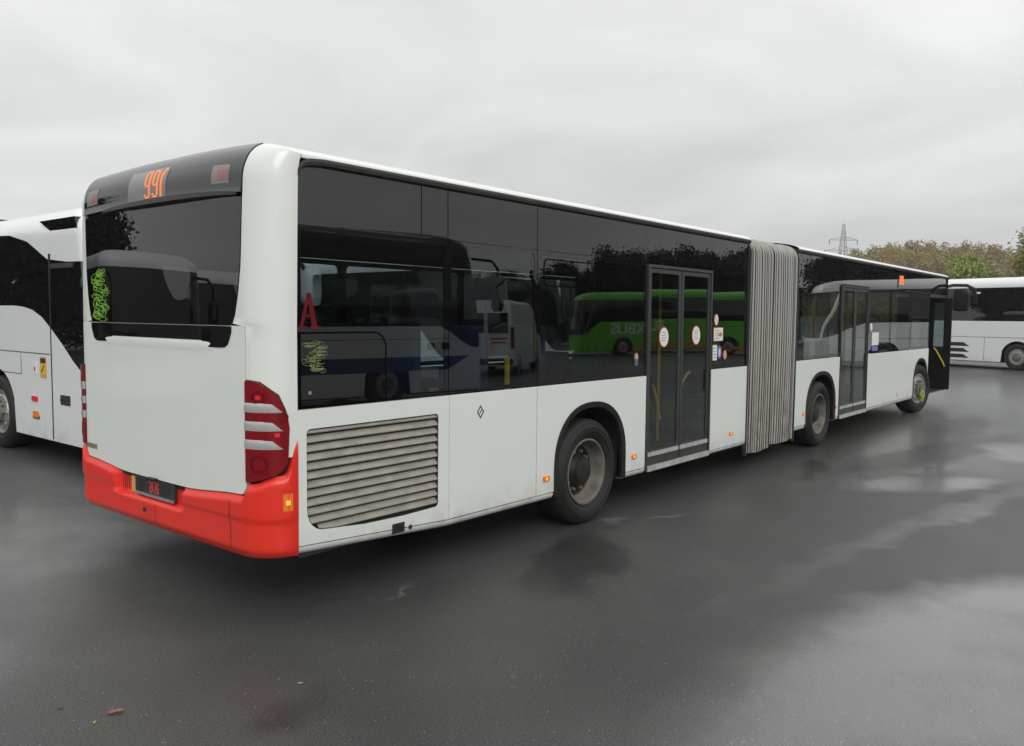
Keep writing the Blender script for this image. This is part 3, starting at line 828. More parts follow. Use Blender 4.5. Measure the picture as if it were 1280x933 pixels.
# rear window and the display panel above it
rw = bp(patch_z(lin(1.812, 2.585, 18), lambda z: -s_of(darkedge(z)), lambda z: s_of(darkedge(z)), 40, .003, .03), 'rear_window', gloss, smooth=True)
zl = [2.612] + lin(2.63, 2.8, 7) + [2.70 + .245 * math.sin(R(a)) for a in range(28, 77, 4)]
dp = bp(patch_z(zl, lambda z: -s_of(darkedge(z)), lambda z: s_of(darkedge(z)), 40, .006, .04, lambda s, z: .012 * math.exp(-((z - 2.60) / .03) ** 2)), 'display_panel', gloss2, smooth=True)
# white roof rim behind the display panel
zl = [2.70 + .245 * math.sin(R(a)) for a in (76.3, 80, 85, 90)]
bp(patch_z(zl, lambda z: -s_of(1.05), lambda z: s_of(1.05), 40, .002, .02), 'roof_rim', white_roof, smooth=True)
# black crescent shaped as the lip's shadow line (deeper towards the middle left)
mb = MB(); rows = []
for i in range(41):
    yy = -1.0 + 1.72 * i / 40
    k = math.sin(math.pi * i / 40) ** .6
    s = s_of(-yy) * 1.0
    s = math.copysign(s_of(abs(yy)), -yy) if yy else 0
    rows.append([capP(s, 2.605, -.005), capP(s, 2.612 + .02 * k, .012 + .03 * k), capP(s, 2.595, .015 + .045 * k), capP(s, 2.590 - .006 * k, .0)])
mb.grid(rows); bp(mb, 'lip_shadow_crescent', rubber, dp, smooth=True)
# destination board and its digits
def yy_of(y): return 1.275 - y          # world y to signed offset (positive = right)
def spatch(y0, y1, z0, z1, d, th=.004, n=8):
    return patch([[(s_of(yy_of(y0)) + (s_of(yy_of(y1)) - s_of(yy_of(y0))) * i / n, z) for i in range(n + 1)] for z in lin(z0, z1, 8)], d, th)
db = bp(spatch(1.615, 1.10, 2.632, 2.835, .0088, .004), 'destination_board', board, smooth=True)
def led_rows(y_left, pat, w=.0145, h=.0152, ztop=2.825):
    mb = MB()
    for r_, line in enumerate(pat):
        for c_, ch in enumerate(line):
            if ch != '#': continue
            y0 = y_left - c_ * w; z1 = ztop - r_ * h
            q = [capP(s_of(yy_of(y0)), z1, .0105), capP(s_of(yy_of(y0 - w * .82)), z1, .0105), capP(s_of(yy_of(y0 - w * .82)), z1 - h * .9, .0105), capP(s_of(yy_of(y0)), z1 - h * .9, .0105)]
            mb.add(q, [(0, 1, 2, 3)])
    return mb
NINE = [".####.", "##..##", "##..##", "##..##", "##..##", "##..##", ".#####", "....##", "....##", "....##", "##..##", ".####."]
HALF = ["..##", ".##.", "###.", "##..", "##..", "##..", "##..", "##..", "##..", "##..", "##..", "##.."]
for yl, pt_ in ((1.385, NINE), (1.280, NINE), (1.172, HALF)): bp(led_rows(yl, pt_), 'led_digit', led, db)
for (a, b_) in ((.555, .365), (2.262, 2.09)):
    q = bp(spatch(max(a, b_), min(a, b_), 2.672, 2.788, .0085, .004), 'panel_sticker', greypaper, dp)
    c0, c1 = max(a, b_), min(a, b_)
    bp(spatch(c0 - .07, c1 + .008, 2.69, 2.755, .0095, .003, 4), 'sticker_mark', pinkpaper, dp)
# lime scribble on the rear window
rg = random.Random(3)
def scribble(fn, u0, u1, w0, w1, strokes, r, rg):
    mb = MB()
    for k in range(strokes):
        cu = u0 + (u1 - u0) * rg.uniform(.2, .8); cw = w0 + (w1 - w0) * (k + .5) / strokes
        pts = []; ru, rw_ = (u1 - u0) * rg.uniform(.10, .26), (w1 - w0) * rg.uniform(.03, .075)
        a0, da, dr = rg.uniform(0, 6.28), rg.choice((-1, 1)) * rg.uniform(.30, .5), rg.uniform(-.06, .05); du = rg.uniform(-.02, .02) * (u1 - u0)
        for i in range(rg.randint(9, 22)):
            a = a0 + da * i; g_ = 1 + dr * i * .6
            pts.append(fn(cu + du * i + ru * g_ * math.cos(a), cw + rw_ * g_ * math.sin(a * rg.choice((1, 1, 1, 1.1)))))
        mb.tube(pts, r, 5)
    return mb
mb = scribble(lambda y, z: capP(s_of(yy_of(y)), z, .006), 1.93, 2.20, 1.83, 2.185, 46, .0021, rg)
bp(mb, 'graffiti', paintgreen, rw)
mb = scribble(lambda x, z: (x, .0025 + ysd(z), z), .265, .46, 1.53, 1.71, 34, .0013, rg)
bp(mb, 'graffiti', paintpale, fl)
# red letter on the corner window
mb = MB()
A0x, A0z, Aw, Ah = .236, 1.795, .165, .215
for P in ([(.0, 0), (.36, 0), (.36, .06), (.0, .06)], [(.58, 0), (1.0, 0), (1.0, .06), (.58, .06)], [(.10, .061), (.24, .061), (.56, .94), (.42, .94)], [(.62, .061), (.88, .061), (.60, 1.0), (.40, 1.0), (.40, .941), (.462, .941)], [(.26, .32), (.70, .32), (.68, .38), (.28, .38)]):
    sp([(A0x + Aw * a_, A0z + Ah * b_) for a_, b_ in P], .0085, .0105, 1, mb)
bp(mb, 'window_letter', redletter, W1)
# bumper
def btop(s):
    a = abs(s)
    t = .734 + .045 * smooth((a - .35) / .7) + .082 * smooth((a - 1.05) / .05)
    t += .05 * smooth((a - 1.12) / .15) + .21 * smooth((a - 1.30) / (SMAX - 1.30)) ** 1.6
    return t
def bump_rows():
    rows = []
    n = 120
    for j in range(31):
        v = j / 30; r = []
        for i in range(n + 1):
            s = -SMAX + .002 + (2 * SMAX - .004) * i / n; a = abs(s)
            zb = .40 + .012 * smooth((a - .9) / .4) ; zt = btop(s)
            z = zb + (zt - zb) * v
            y = 1.275 - plan(s)[1]
            rec = smooth((y - .90) / .05) * smooth((1.89 - y) / .05) * smooth((z - (.572 + .0)) / .025)
            dd = .020 - .018 * smooth((z - (zt - .03)) / .03) - .05 * rec - .045 * smooth((.46 - z) / .08) + .010 * smooth((z - .62) / .03) * (1 - rec) * smooth((zt - .02 - z) / .02)
            dd *= smooth((SMAX - a) / .05) * .8 + .2
            r.append((s, z, dd))
        rows.append(r)
    return rows
bmp = bp(patch(bump_rows(), 0.0, .05), 'bumper', red, smooth=True)
mb = MB()
for sy in (.35, 1.275):
    mb = MB(); s = s_of(yy_of(sy)); mb.grid([[capP(s - .003, z, .0215 + .009 * smooth((z - .62) / .03) * 0 + (.010 if z > .6 else 0)) for z in ((.44, .5, .57) if sy > 1 else (.44, .57, .62, .66, .74))], [capP(s + .003, z, .0215 + (.010 if z > .6 else 0)) for z in ((.44, .5, .57) if sy > 1 else (.44, .57, .62, .66, .74))]])
    bp(mb, 'bumper_seam', groove, bmp)
pl = bp(patch([[(s_of(yy_of(1.60)) + (s_of(yy_of(1.06)) - s_of(yy_of(1.60))) * i / 8, z) for i in range(9)] for z in lin(.605, .742, 4)], -.006, .02), 'number_plate', ink)
bp(spatch(1.595, 1.065, .603, .622, -.001, .004), 'plate_edge', alloy, pl)
GL = ["#.###.#", "###.###", ".##.##.", "###.###", "#.#.#.#", "##.#.##"]
def glyph(y_left, pat, w, h, ztop, d):
    mb = MB()
    for r_, line in enumerate(pat):
        for c_, ch in enumerate(line):
            if ch != '#': continue
            y0 = y_left - c_ * w; z1 = ztop - r_ * h
            mb.add([capP(s_of(yy_of(y0)), z1, d), capP(s_of(yy_of(y0 - w)), z1, d), capP(s_of(yy_of(y0 - w)), z1 - h, d), capP(s_of(yy_of(y0)), z1 - h, d)], [(0, 1, 2, 3)])
    return mb
bp(glyph(1.395, GL, .0185, .0155, .725, -.0045), 'plate_mark', redpaper, pl)
SC = ["#..#...#.", ".#.##.#..", "#...#..##", "..#..#..#", ".#.#...#.", "#..##.#.."]
g1 = glyph(1.57, SC, .012, .0155, .725, -.0047); g2 = glyph(1.24, SC, .014, .0155, .725, -.0047)
bp(g1, 'plate_scratch', hubm, pl); bp(g2, 'plate_scratch', hubm, pl)
bp(spatch(1.685, 1.625, .60, .715, -.02, .006), 'plate_sticker', yellowst, bmp)
mb = MB(); mb.box((-.05, 1.24, .735), (-.02, 1.36, .752)); bp(mb, 'plate_lamp', mirror_m, bmp)
mb = MB(); mb.lathe([(.016, .0), (.016, -.012), (.001, -.013)], (-.052, 1.36, .53), 'x', 12); bp(mb, 'bumper_plug', ink, bmp)
bp(spatch(2.39, 2.17, .853, .888, .008, .004), 'maker_badge', tan, hatch)
# amber lamps on the bumper corners
for sg in (1, -1):
    c = sg * (SMAX - .075)
    q = bp(patch([[(c + dx, z) for dx in lin(-.026, .026, 4)] for z in lin(.70, .805, 4)], .030, .03), 'bumper_marker', amber, bmp)
    bp(patch([[(c + dx, z) for dx in lin(-.012, .012, 4)] for z in lin(.737, .765, 3)], .0325, .006), 'bulb', amber_hot, bmp)
    bp(patch([[(c + dx - sg * .02, z + .05) for dx in lin(-.05, .05, 6)] for z in lin(.775, .80, 3)], .034, .03), 'marker_hood', red, bmp, smooth=True)
# tail lights
def tl_R(z):
    pts = ((.868, 1.075), (.885, 1.16), (.91, 1.24), (.94, 1.295), (.99, 1.325), (1.2, 1.335), (1.30, 1.318), (1.40, 1.275), (1.45, 1.205), (1.478, 1.165), (1.486, 1.09))
    for (a, b), (c, d_) in zip(pts, pts[1:]):
        if z <= c: return b + (d_ - b) * max(0, z - a) / (c - a)
    return pts[-1][1]
for sg in (1, -1):
    zl = [.868, .875, .885, .897, .91, .925, .94, .965] + lin(.99, 1.40, 18) + [1.425, 1.45, 1.465, 1.478, 1.486]
    t = bp(patch_z(zl, lambda z: sg * 1.074, lambda z: sg * (tl_R(z) + .008), 14, .006, .02), 'tail_light', groove, smooth=True)
    zl2 = [.876] + zl[2:-1]
    bp(patch_z(zl2, lambda z: sg * 1.078, lambda z: sg * tl_R(z), 14, .016, .02, lambda s, z: .012 * math.sin(math.pi * min(max((abs(s) - 1.05) / .32, 0), 1))), 'red_lens', tail_m, t, smooth=True)
    for zc in (1.325, 1.215, 1.105):
        Rf = lambda z: sg * (1.055 + .215 + .03 * ((z - zc) / .027) * -1 - (0.05 if z > zc + .02 else 0))
        bp(patch_z([zc - .030, zc - .024, zc - .01, zc + .008, zc + .02, zc + .027], lambda z: sg * 1.076, Rf, 12, .021, .03, lambda s, z: .012 * math.sin(math.pi * min(max((abs(s) - 1.05) / .32, 0), 1)) - .004 * ((z - zc) / .03) ** 2), 'clear_strip', clear_m, t, smooth=True)
    for zc, sc, rr_ in ((1.385, 1.17, .040), (1.268, 1.30, .030), (.985, 1.17, .055)):
        bp(patch([[(sg * (sc + rr_ * q * math.cos(a_)), zc + rr_ * q * math.sin(a_)) for a_ in np.linspace(0, 2 * math.pi, 21)] for q in (.72, .86, 1.0)], .0285, .01), 'lamp_ring', tail_dark, t, smooth=True)
    for zc, sc in ((1.385, 1.17), (1.162, 1.27)):
        bp(patch([[(sg * (sc + dx), z) for dx in lin(-.013, .013, 4)] for z in lin(zc - .012, zc + .012, 3)], .0295, .012), 'reflector_glint', redlamp, t, smooth=True)  # small glowing patches drawn as glints on the lens

# --- bellows
def bellows(x0, x1, n, zb, amp=.06, seed=1, sag=.0):
    rg_ = random.Random(seed); mb = MB(); rows = []; kinds = []
    outl = [(0.0, zb), (0.0, .7), (0, 1.2), (0, 1.7), (0, 2.2), (0, 2.55)]
    for a in range(0, 91, 10): outl.append((.19 - .19 * math.cos(R(a)), 2.66 + .20 * math.sin(R(a))))
    full = outl + [(1.275, 2.88)] + [(2.55 - y, z) for y, z in outl[::-1]]
    steps = [1 + rg_.uniform(-.22, .22) for _ in range(n)]; tot = sum(steps); x = x0
    for k, q in enumerate(steps):
        w = q * (x1 - x0) / tot; dep = amp * rg_.uniform(.75, 1.15); out = rg_.uniform(-.006, .006)
        # ridge front, ridge back, groove front, groove back
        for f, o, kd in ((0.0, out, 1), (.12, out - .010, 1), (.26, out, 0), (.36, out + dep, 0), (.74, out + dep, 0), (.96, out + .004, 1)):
            row = []
            for y, z in full:
                sg_ = 1 if y < 1.275 else -1
                ph = (x - x0) / (x1 - x0)
                wob = .004 * math.sin(z * 1.3 + seed)
                bulge = -.015 * math.sin(math.pi * ph) * math.sin(math.pi * min(1, max(0, (z - .2) / 2.6)))
                zz = z - (o if z > 2.7 else 0) * .8
                if z < .3: zz = z - sag * math.sin(math.pi * ph) + o * .15
                row.append((x + w * f + wob, y + sg_ * (o + bulge) * (1 if abs(y - 1.275) > .9 else 0), zz))
            rows.append(row); kinds.append(kd)
        x += w
    mb.grid(rows); nn = len(full) - 1
    return mb, [kinds[f // nn] for f in range(len(mb.f))]
for a_ in ((6.80, 7.52, 10, .225, .075, 2, .025), (7.545, 8.37, 11, .25, .075, 5, .02)):
    mb, kd = bellows(*a_)
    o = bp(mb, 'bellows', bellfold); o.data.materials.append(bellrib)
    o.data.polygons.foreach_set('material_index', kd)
mb = MB()
f = lambda x: [(x, .02, .20), (x, .02, 2.66), (x, .19, 2.85), (x, 2.36, 2.85), (x, 2.53, 2.66), (x, 2.53, .20)]
mb.prism(f(7.515), f(7.55))
bp(mb, 'bellows_ring', bellfold)
for x0, x1 in ((6.775, 6.80), (8.345, 8.372)):
    f = lambda x: [(x, -.012, .20), (x, -.012, 2.70), (x, .05, 2.83), (x, .2, 2.90), (x, 2.35, 2.90), (x, 2.5, 2.83), (x, 2.562, 2.70), (x, 2.562, .20)]
    h = lambda x: [(x, .03, .20), (x, .03, 2.68), (x, .09, 2.79), (x, .22, 2.85), (x, 2.33, 2.85), (x, 2.46, 2.79), (x, 2.52, 2.68), (x, 2.52, .20)]
    mb = MB(); mb.ring(f(x0), h(x0), f(x1), h(x1)); bp(mb, 'bellows_frame', alu)

# --- front door leaf standing open, front corner, front face and mirror
def leaf_at(x, y0, y1):
    mb = MB(); o = rrect(y0, .36, y1, 2.36, .02); i = rrect(y0 + .14, 1.30, y1 - .30, 2.26, .02)
    mb.ring([(x, y, z) for y, z in o], [(x, y, z) for y, z in i], [(x + .04, y, z) for y, z in o], [(x + .04, y, z) for y, z in i])
    l = bp(mb, 'open_door_leaf', mat('black_door_frame', (.008, .008, .009), .45, spec=.3), bevel=.003)
    mb = MB(); mb.prism([(x + .016, y, z) for y, z in rrect(y0 + .136, 1.296, y1 - .296, 2.264, .02)], [(x + .022, y, z) for y, z in rrect(y0 + .136, 1.296, y1 - .296, 2.264, .02)])
    bp(mb, 'door_glass', glass, l)
    mb = MB(); mb.tube([(x - .05, y0 + .32, 1.27), (x - .06, y0 + .27, 1.22), (x - .06, y0 + .12, .95), (x - .05, y0 + .09, .86)], .014, 8)
    bp(mb, 'grab_handle', yellow, l, True)
leaf_at(17.22, -.13, .52); leaf_at(15.93, .05, .66)
mb = MB(); mb.box((15.86, .02, .335), (17.36, .06, .36)); mb.box((15.865, .014, 2.36), (17.36, .05, 2.42)); bp(mb, 'door_frame', alu)
fr = MB(); rows = []
for z in [.33, .45, .8, 1.2]:
    rows.append([(17.36 + .32 * (1 - (abs(2 * i / 24 - 1)) ** 5) * (1 - .0 * z), 2.55 * i / 24, z) for i in range(25)])
fr.grid(rows); bp(fr, 'front_panel', white, smooth=True)
fr = MB(); rows = []
for z in [1.21, 1.5, 1.9, 2.3, 2.5]:
    rows.append([(17.36 + (.32 - .04 * (z - 1.2)) * (1 - (abs(2 * i / 24 - 1)) ** 5), 2.55 * i / 24, z) for i in range(25)])
fr.grid(rows); bp(fr, 'windscreen', darkglass, smooth=True)
fr = MB(); rows = []
for z, sh in [(2.505, 0), (2.62, .01), (2.74, .04), (2.83, .10)]:
    rows.append([(17.36 + (.27 - sh) * (1 - (abs(2 * i / 24 - 1)) ** 5), 2.55 * i / 24, z) for i in range(25)])
rows.append([(17.34, 2.55 * i / 24, zroof(1.275 - 2.55 * i / 24)) for i in range(25)])
fr.grid(rows); bp(fr, 'front_display_panel', gloss, smooth=True)
mb = MB(); sp(rrect(17.355, .335, 17.43, 2.78, .01), .0, .04, 1, mb); bp(mb, 'front_post', gloss)
mm = MB(); mm.tube([(17.50, .12, 2.60), (17.75, -.02, 2.66), (17.95, -.26, 2.66), (18.02, -.40, 2.58), (18.03, -.43, 2.40), (18.02, -.42, 2.25)], .035, 8)
ma = bp(mm, 'mirror_arm', mirror_m, smooth=True)
mm = MB(); rows = []
for x, q in ((17.86, .86), (17.89, 1.0), (18.0, 1.0), (18.06, .8), (18.07, .3)):
    rows.append([(x, -.16 + .17 * q * math.copysign(abs(math.cos(t)) ** .5, math.cos(t)), 2.33 + .25 * q * math.copysign(abs(math.sin(t)) ** .5, math.sin(t))) for t in [2 * math.pi * i / 28 for i in range(28)]])
mm.grid(rows, True); mm.f.append(tuple(range(28))); bp(mm, 'wing_mirror', mirror_m, ma, smooth=True)

# --- interior
for x0, x1 in ((.28, 6.76), (8.40, 17.30)):
    mb = MB(); mb.box((x0 + (1.6 if x0 < 1 else 0), .68, .24), (x1, 1.87, .38)); bp(mb, 'floor_pan', under)
    mb = MB()
    lo = [a for a in AX if x0 < a[0] < x1]
    edges = [x0] + [q for c, r in lo for q in (c - .62, c + .62)] + [x1]
    for a, b in zip(edges[::2], edges[1::2]):
        zf = .44 if a < 1 else .31
        mb.box((a, .10, zf), (b, 2.45, zf + .06))
    bp(mb, 'interior_floor', under)
    mb = MB(); mb.box((x0, .09, 2.66), (x1, 2.46, 2.72)); bp(mb, 'interior_ceiling', ceil_m)
mb = MB(); mb.box((.30, .10, .40), (1.05, 2.40, 1.70)); mb.box((.25, 1.5, 1.70), (.9, 2.40, 2.6)); bp(mb, 'engine_housing', interior, bevel=.03)
def seat_mb(x, y):
    mb = MB(); mb.box((x, y, .78), (x + .42, y + .42, .86)); mb.box((x - .04, y + .02, .86), (x + .05, y + .40, 1.42)); mb.box((x + .1, y + .15, .40), (x + .3, y + .28, .78))
    return mb
first = None
for x in (1.35, 2.1, 2.85, 6.0, 8.6, 9.4, 10.1, 12.2, 12.95, 13.7, 14.5):
    for y in ((1.65, 2.1) if x < 4 or x > 5 else (1.65,)) + (((.12,) if x not in (10.1,) else ()) if x > 1 else ()):
        if x in (12.2, 12.95) and y == .12: continue
        if first is None: first = bp(seat_mb(0, 0), 'passenger_seat', seatm, bevel=.03); o = first
        else:
            o = first.copy(); COL.objects.link(o); o.parent = bus
        o.location = Vector((x, y, .38 if x < 4 else .0)) - BO
pole = None
for x, y in ((5.95, .75), (10.2, .40), (11.75, .40)):
    if pole is None:
        mb = MB(); mb.tube([(0, 0, .4), (0, 0, 2.66)], .017, 8); pole = bp(mb, 'handrail_pole', yellow, smooth=True); o = pole
    else:
        o = pole.copy(); COL.objects.link(o); o.parent = bus
    o.location = Vector((x, y, 0)) - BO
mb = MB(); mb.tube([(2.34, .12, .4), (2.34, .12, 1.54)], .022, 8); bp(mb, 'stanchion', yellow, smooth=True)
for x0, x1 in ((1.7, 2.6), (4.1, 6.6), (8.5, 8.75), (10.2, 14.5)):
    mb = MB(); mb.box((x0, .45, .17), (x1, 2.1, .31)); bp(mb, 'light_block_box', under, bevel=.02)  # added boxes that stop daylight crossing under the bus
# side walls inside, below the windows
mb = MB()
for x0, x1 in ((.25, 2.70), (4.0, 4.35), (5.81, 6.76), (8.40, 8.78), (10.10, 10.23), (11.68, 14.6)):
    mb = MB(); mb.box((x0, .034, .38), (x1, .06, 1.29)); bp(mb, 'inner_wall', interior)
for x0, x1 in ((.25, 2.70), (4.0, 6.76), (8.40, 8.78), (10.10, 14.6), (15.95, 17.3)):
    mb = MB(); mb.box((x0, 2.49, .38), (x1, 2.516, 1.29)); bp(mb, 'inner_wall', interior)
mb = MB(); mb.box((7.0, .9, .32), (8.2, 1.65, .42)); mb.box((6.8, .3, .50), (8.36, 2.25, .54)); bp(mb, 'turntable', under)

# ------------------------------------------------------------------ coaches
def make_coach(label, L=12.2, H=3.6, W=2.55, body=None, zb=None, zt=None, wheels=(3.0, -3.0), group=None, roofm=None, extra=None, rear_vents=False, wr_=.50, gm=None, name='coach'):
    """local frame: +x forward, origin under the middle; right side is -y"""
    root = empty(name); tag(root, label, 'coach', group)
    body = body or cwhite
    zb = zb or (lambda x, f: 1.75); zt = zt or (lambda x, f: H - .42)
    hw = W / 2
    def pt(p, z):
        """outline point for parameter p in [0,1): starts mid rear, goes along the right side to the front and back on the left"""
        xf = L / 2 - (.10 * max(0, (z - .9)) ** 1.0 * .5 + .28 * max(0, (z - 1.6) / (H - 1.6)) ** 2)
        xr = -L / 2 + .06 * max(0, z - 1.2)
        e = hw - .012 * max(0, z - 1.5) ** 2
        if z > H - .35:
            k = (z - (H - .35)) / .35; q = 1 - math.sqrt(max(0, 1 - k * k))
            e -= .42 * q; xf -= .9 * q; xr += .4 * q
        x, y, f = p
        X = xr + (xf - xr) * x; Y = e * y
        return (X, Y, z)
    # outline columns (fraction along length, fraction of half width, is_front)
    rc = .42; cols = []
    fx = lambda X: (X + L / 2) / L
    def corner(cx, sgx, sgy, n=8, order=1, rx=.38, ry=.34):
        pts = []
        for i in range(n + 1):
            t = math.pi / 2 * i / n
            pts.append(((cx + sgx * (rx * (math.sin(t) - 1)) + L / 2) / L, sgy * (1 - ry * (1 - math.cos(t)))))
        return pts[::order]
    xs = sorted(set([round(-L / 2 + .4 + i * (L - .9) / 40, 3) for i in range(41)] + [round(w + dx, 3) for w in wheels for dx in np.linspace(-.64, .64, 33)]))
    xs = [x for x in xs if -L / 2 + .3 < x < L / 2 - .42]
    rear_c = [(0.0, 0.0), (0.0, -.35), (0.0, -.66)]
    colsR = rear_c + [(fx(-L / 2 + .30 * (1 - math.cos(R(a)))), -(.66 + .34 * math.sin(R(a)))) for a in range(15, 91, 15)]
    colsR += [(fx(x), -1.0) for x in xs]
    colsR += [(fx(L / 2 - .42 + .42 * math.sin(R(a))), -(.62 + .38 * math.cos(R(a)))) for a in range(0, 91, 10)]
    colsR += [(1.0 + .010 * (1 - (y / .62) ** 2), -y) for y in (.45, .25, 0.0)]
    cols = colsR + [(x, -y) for x, y in colsR[-2:0:-1]]
    def arch_z(X, y):
        if abs(y) < .99: return .28
        for w in wheels:
            d = abs(X - w)
            if d < .60: return max(.28, .50 + .60 * math.sqrt(max(0, 1 - (d / .60) ** 2)))
        return .28
    def shell(lo, hi, n, nm, m, cap=False):
        rows = []
        for j in range(n + 1):
            r = []
            for x, y in cols:
                X = -L / 2 + x * L; f = x > .97
                a, b = lo(X, y), hi(X, y)
                z = a + (b - a) * j / n
                r.append(pt((x, y, f), z))
            rows.append(r)
        mb = MB(); mb.grid(rows, True)
        if cap: mb.f.append(tuple(range(len(mb.v) - len(cols), len(mb.v))))
        return mb.build(nm, m, root, True)
    shell(arch_z, lambda X, y: zb(X, y), 10, 'body', body)
    shell(lambda X, y: zb(X, y), lambda X, y: zt(X, y), 12, 'glazing', gm or gloss)
    # roof rows follow the rounding
    rows = []
    for k in range(15):
        r = []
        for x, y in cols:
            X = -L / 2 + x * L; a = zt(X, y); t = k / 14
            z = a + (H - a) * math.sin(t * math.pi / 2)
            r.append(pt((x, y, False), z))
        rows.append(r)
    mb = MB(); mb.grid(rows, True); mb.f.append(tuple(range(len(mb.v) - len(cols), len(mb.v))))
    mb.build('roof', roofm or body, root, True)
    mb = MB(); edges = sorted([-L / 2 + .3, L / 2 - .3] + [q for w in wheels for q in (w - .62, w + .62)])
    mb.box((-L / 2 + .3, -.62, .25), (L / 2 - .3, .62, .6))
    for a, b in zip(edges[::2], edges[1::2]):
        mb.box((a, -hw + .05, .25), (b, hw - .05, .6))
    mb.build('chassis', under, root)
    mb = MB()
    for w in wheels:
        for sg in (-1, 1):
            ar = [(w + .61 * math.cos(t), .50 + .61 * math.sin(t)) for t in np.linspace(math.pi, 0, 17)]
            ar = [(w - .61, .27)] + ar + [(w + .61, .27)]
            mb.grid([[(x, sg * (hw - .01), z) for x, z in ar], [(x, sg * .62, z) for x, z in ar]])
    mb.build('wheel_well', under, root)
    base = None
    for w in wheels:
        for sg in (-1, 1):
            off = (w, sg * (hw - .03), wr_)
            if base is None: base = make_wheel(root, off, 0 if sg < 0 else R(180), dish=False, rad=wr_)
            else: put_wheel(base, root, off, 0 if sg < 0 else R(180))
    if extra: extra(root, pt, L, hw, H)
    return root
def side_strip(root, nm, m, poly, hw, side=-1, d=.006, depth=.02):
    mb = MB(); mb.prism([(x, side * (hw + d), z) for x, z in poly], [(x, side * (hw - depth), z) for x, z in poly])
    return mb.build(nm, m, root)
def place(o, front_xy, az, L):
    """put the middle of the front face at front_xy, heading az (degrees)"""
    a = R(az); o.location = (front_xy[0] - math.cos(a) * L / 2, front_xy[1] - math.sin(a) * L / 2, 0); o.rotation_euler = (0, 0, a)
    return o
def ear_mirrors(root, L, H, z=2.3, sides=(-1, 1), m=None):
    for sg in sides:
        mb = MB(); mb.tube([(L / 2 - .35, sg * 1.1, H - .55), (L / 2 + .15, sg * 1.25, H - .6), (L / 2 + .25, sg * 1.36, H - .8), (L / 2 + .22, sg * 1.38, z + .2)], .035, 8)
        a = mb.build('mirror_arm', mirror_m, root, True)
        mb = MB(); rows = []
        for x, q in ((.12, .85), (.17, 1), (.30, 1), (.36, .6)):
            rows.append([(L / 2 + x, sg * 1.38 + .12 * q * math.copysign(abs(math.cos(t)) ** .5, math.cos(t)), z + .26 * q * math.copysign(abs(math.sin(t)) ** .5, math.sin(t))) for t in [2 * math.pi * i / 24 for i in range(24)]])
        mb.grid(rows, True); mb.build('wing_mirror', m or mirror_m, a, True)

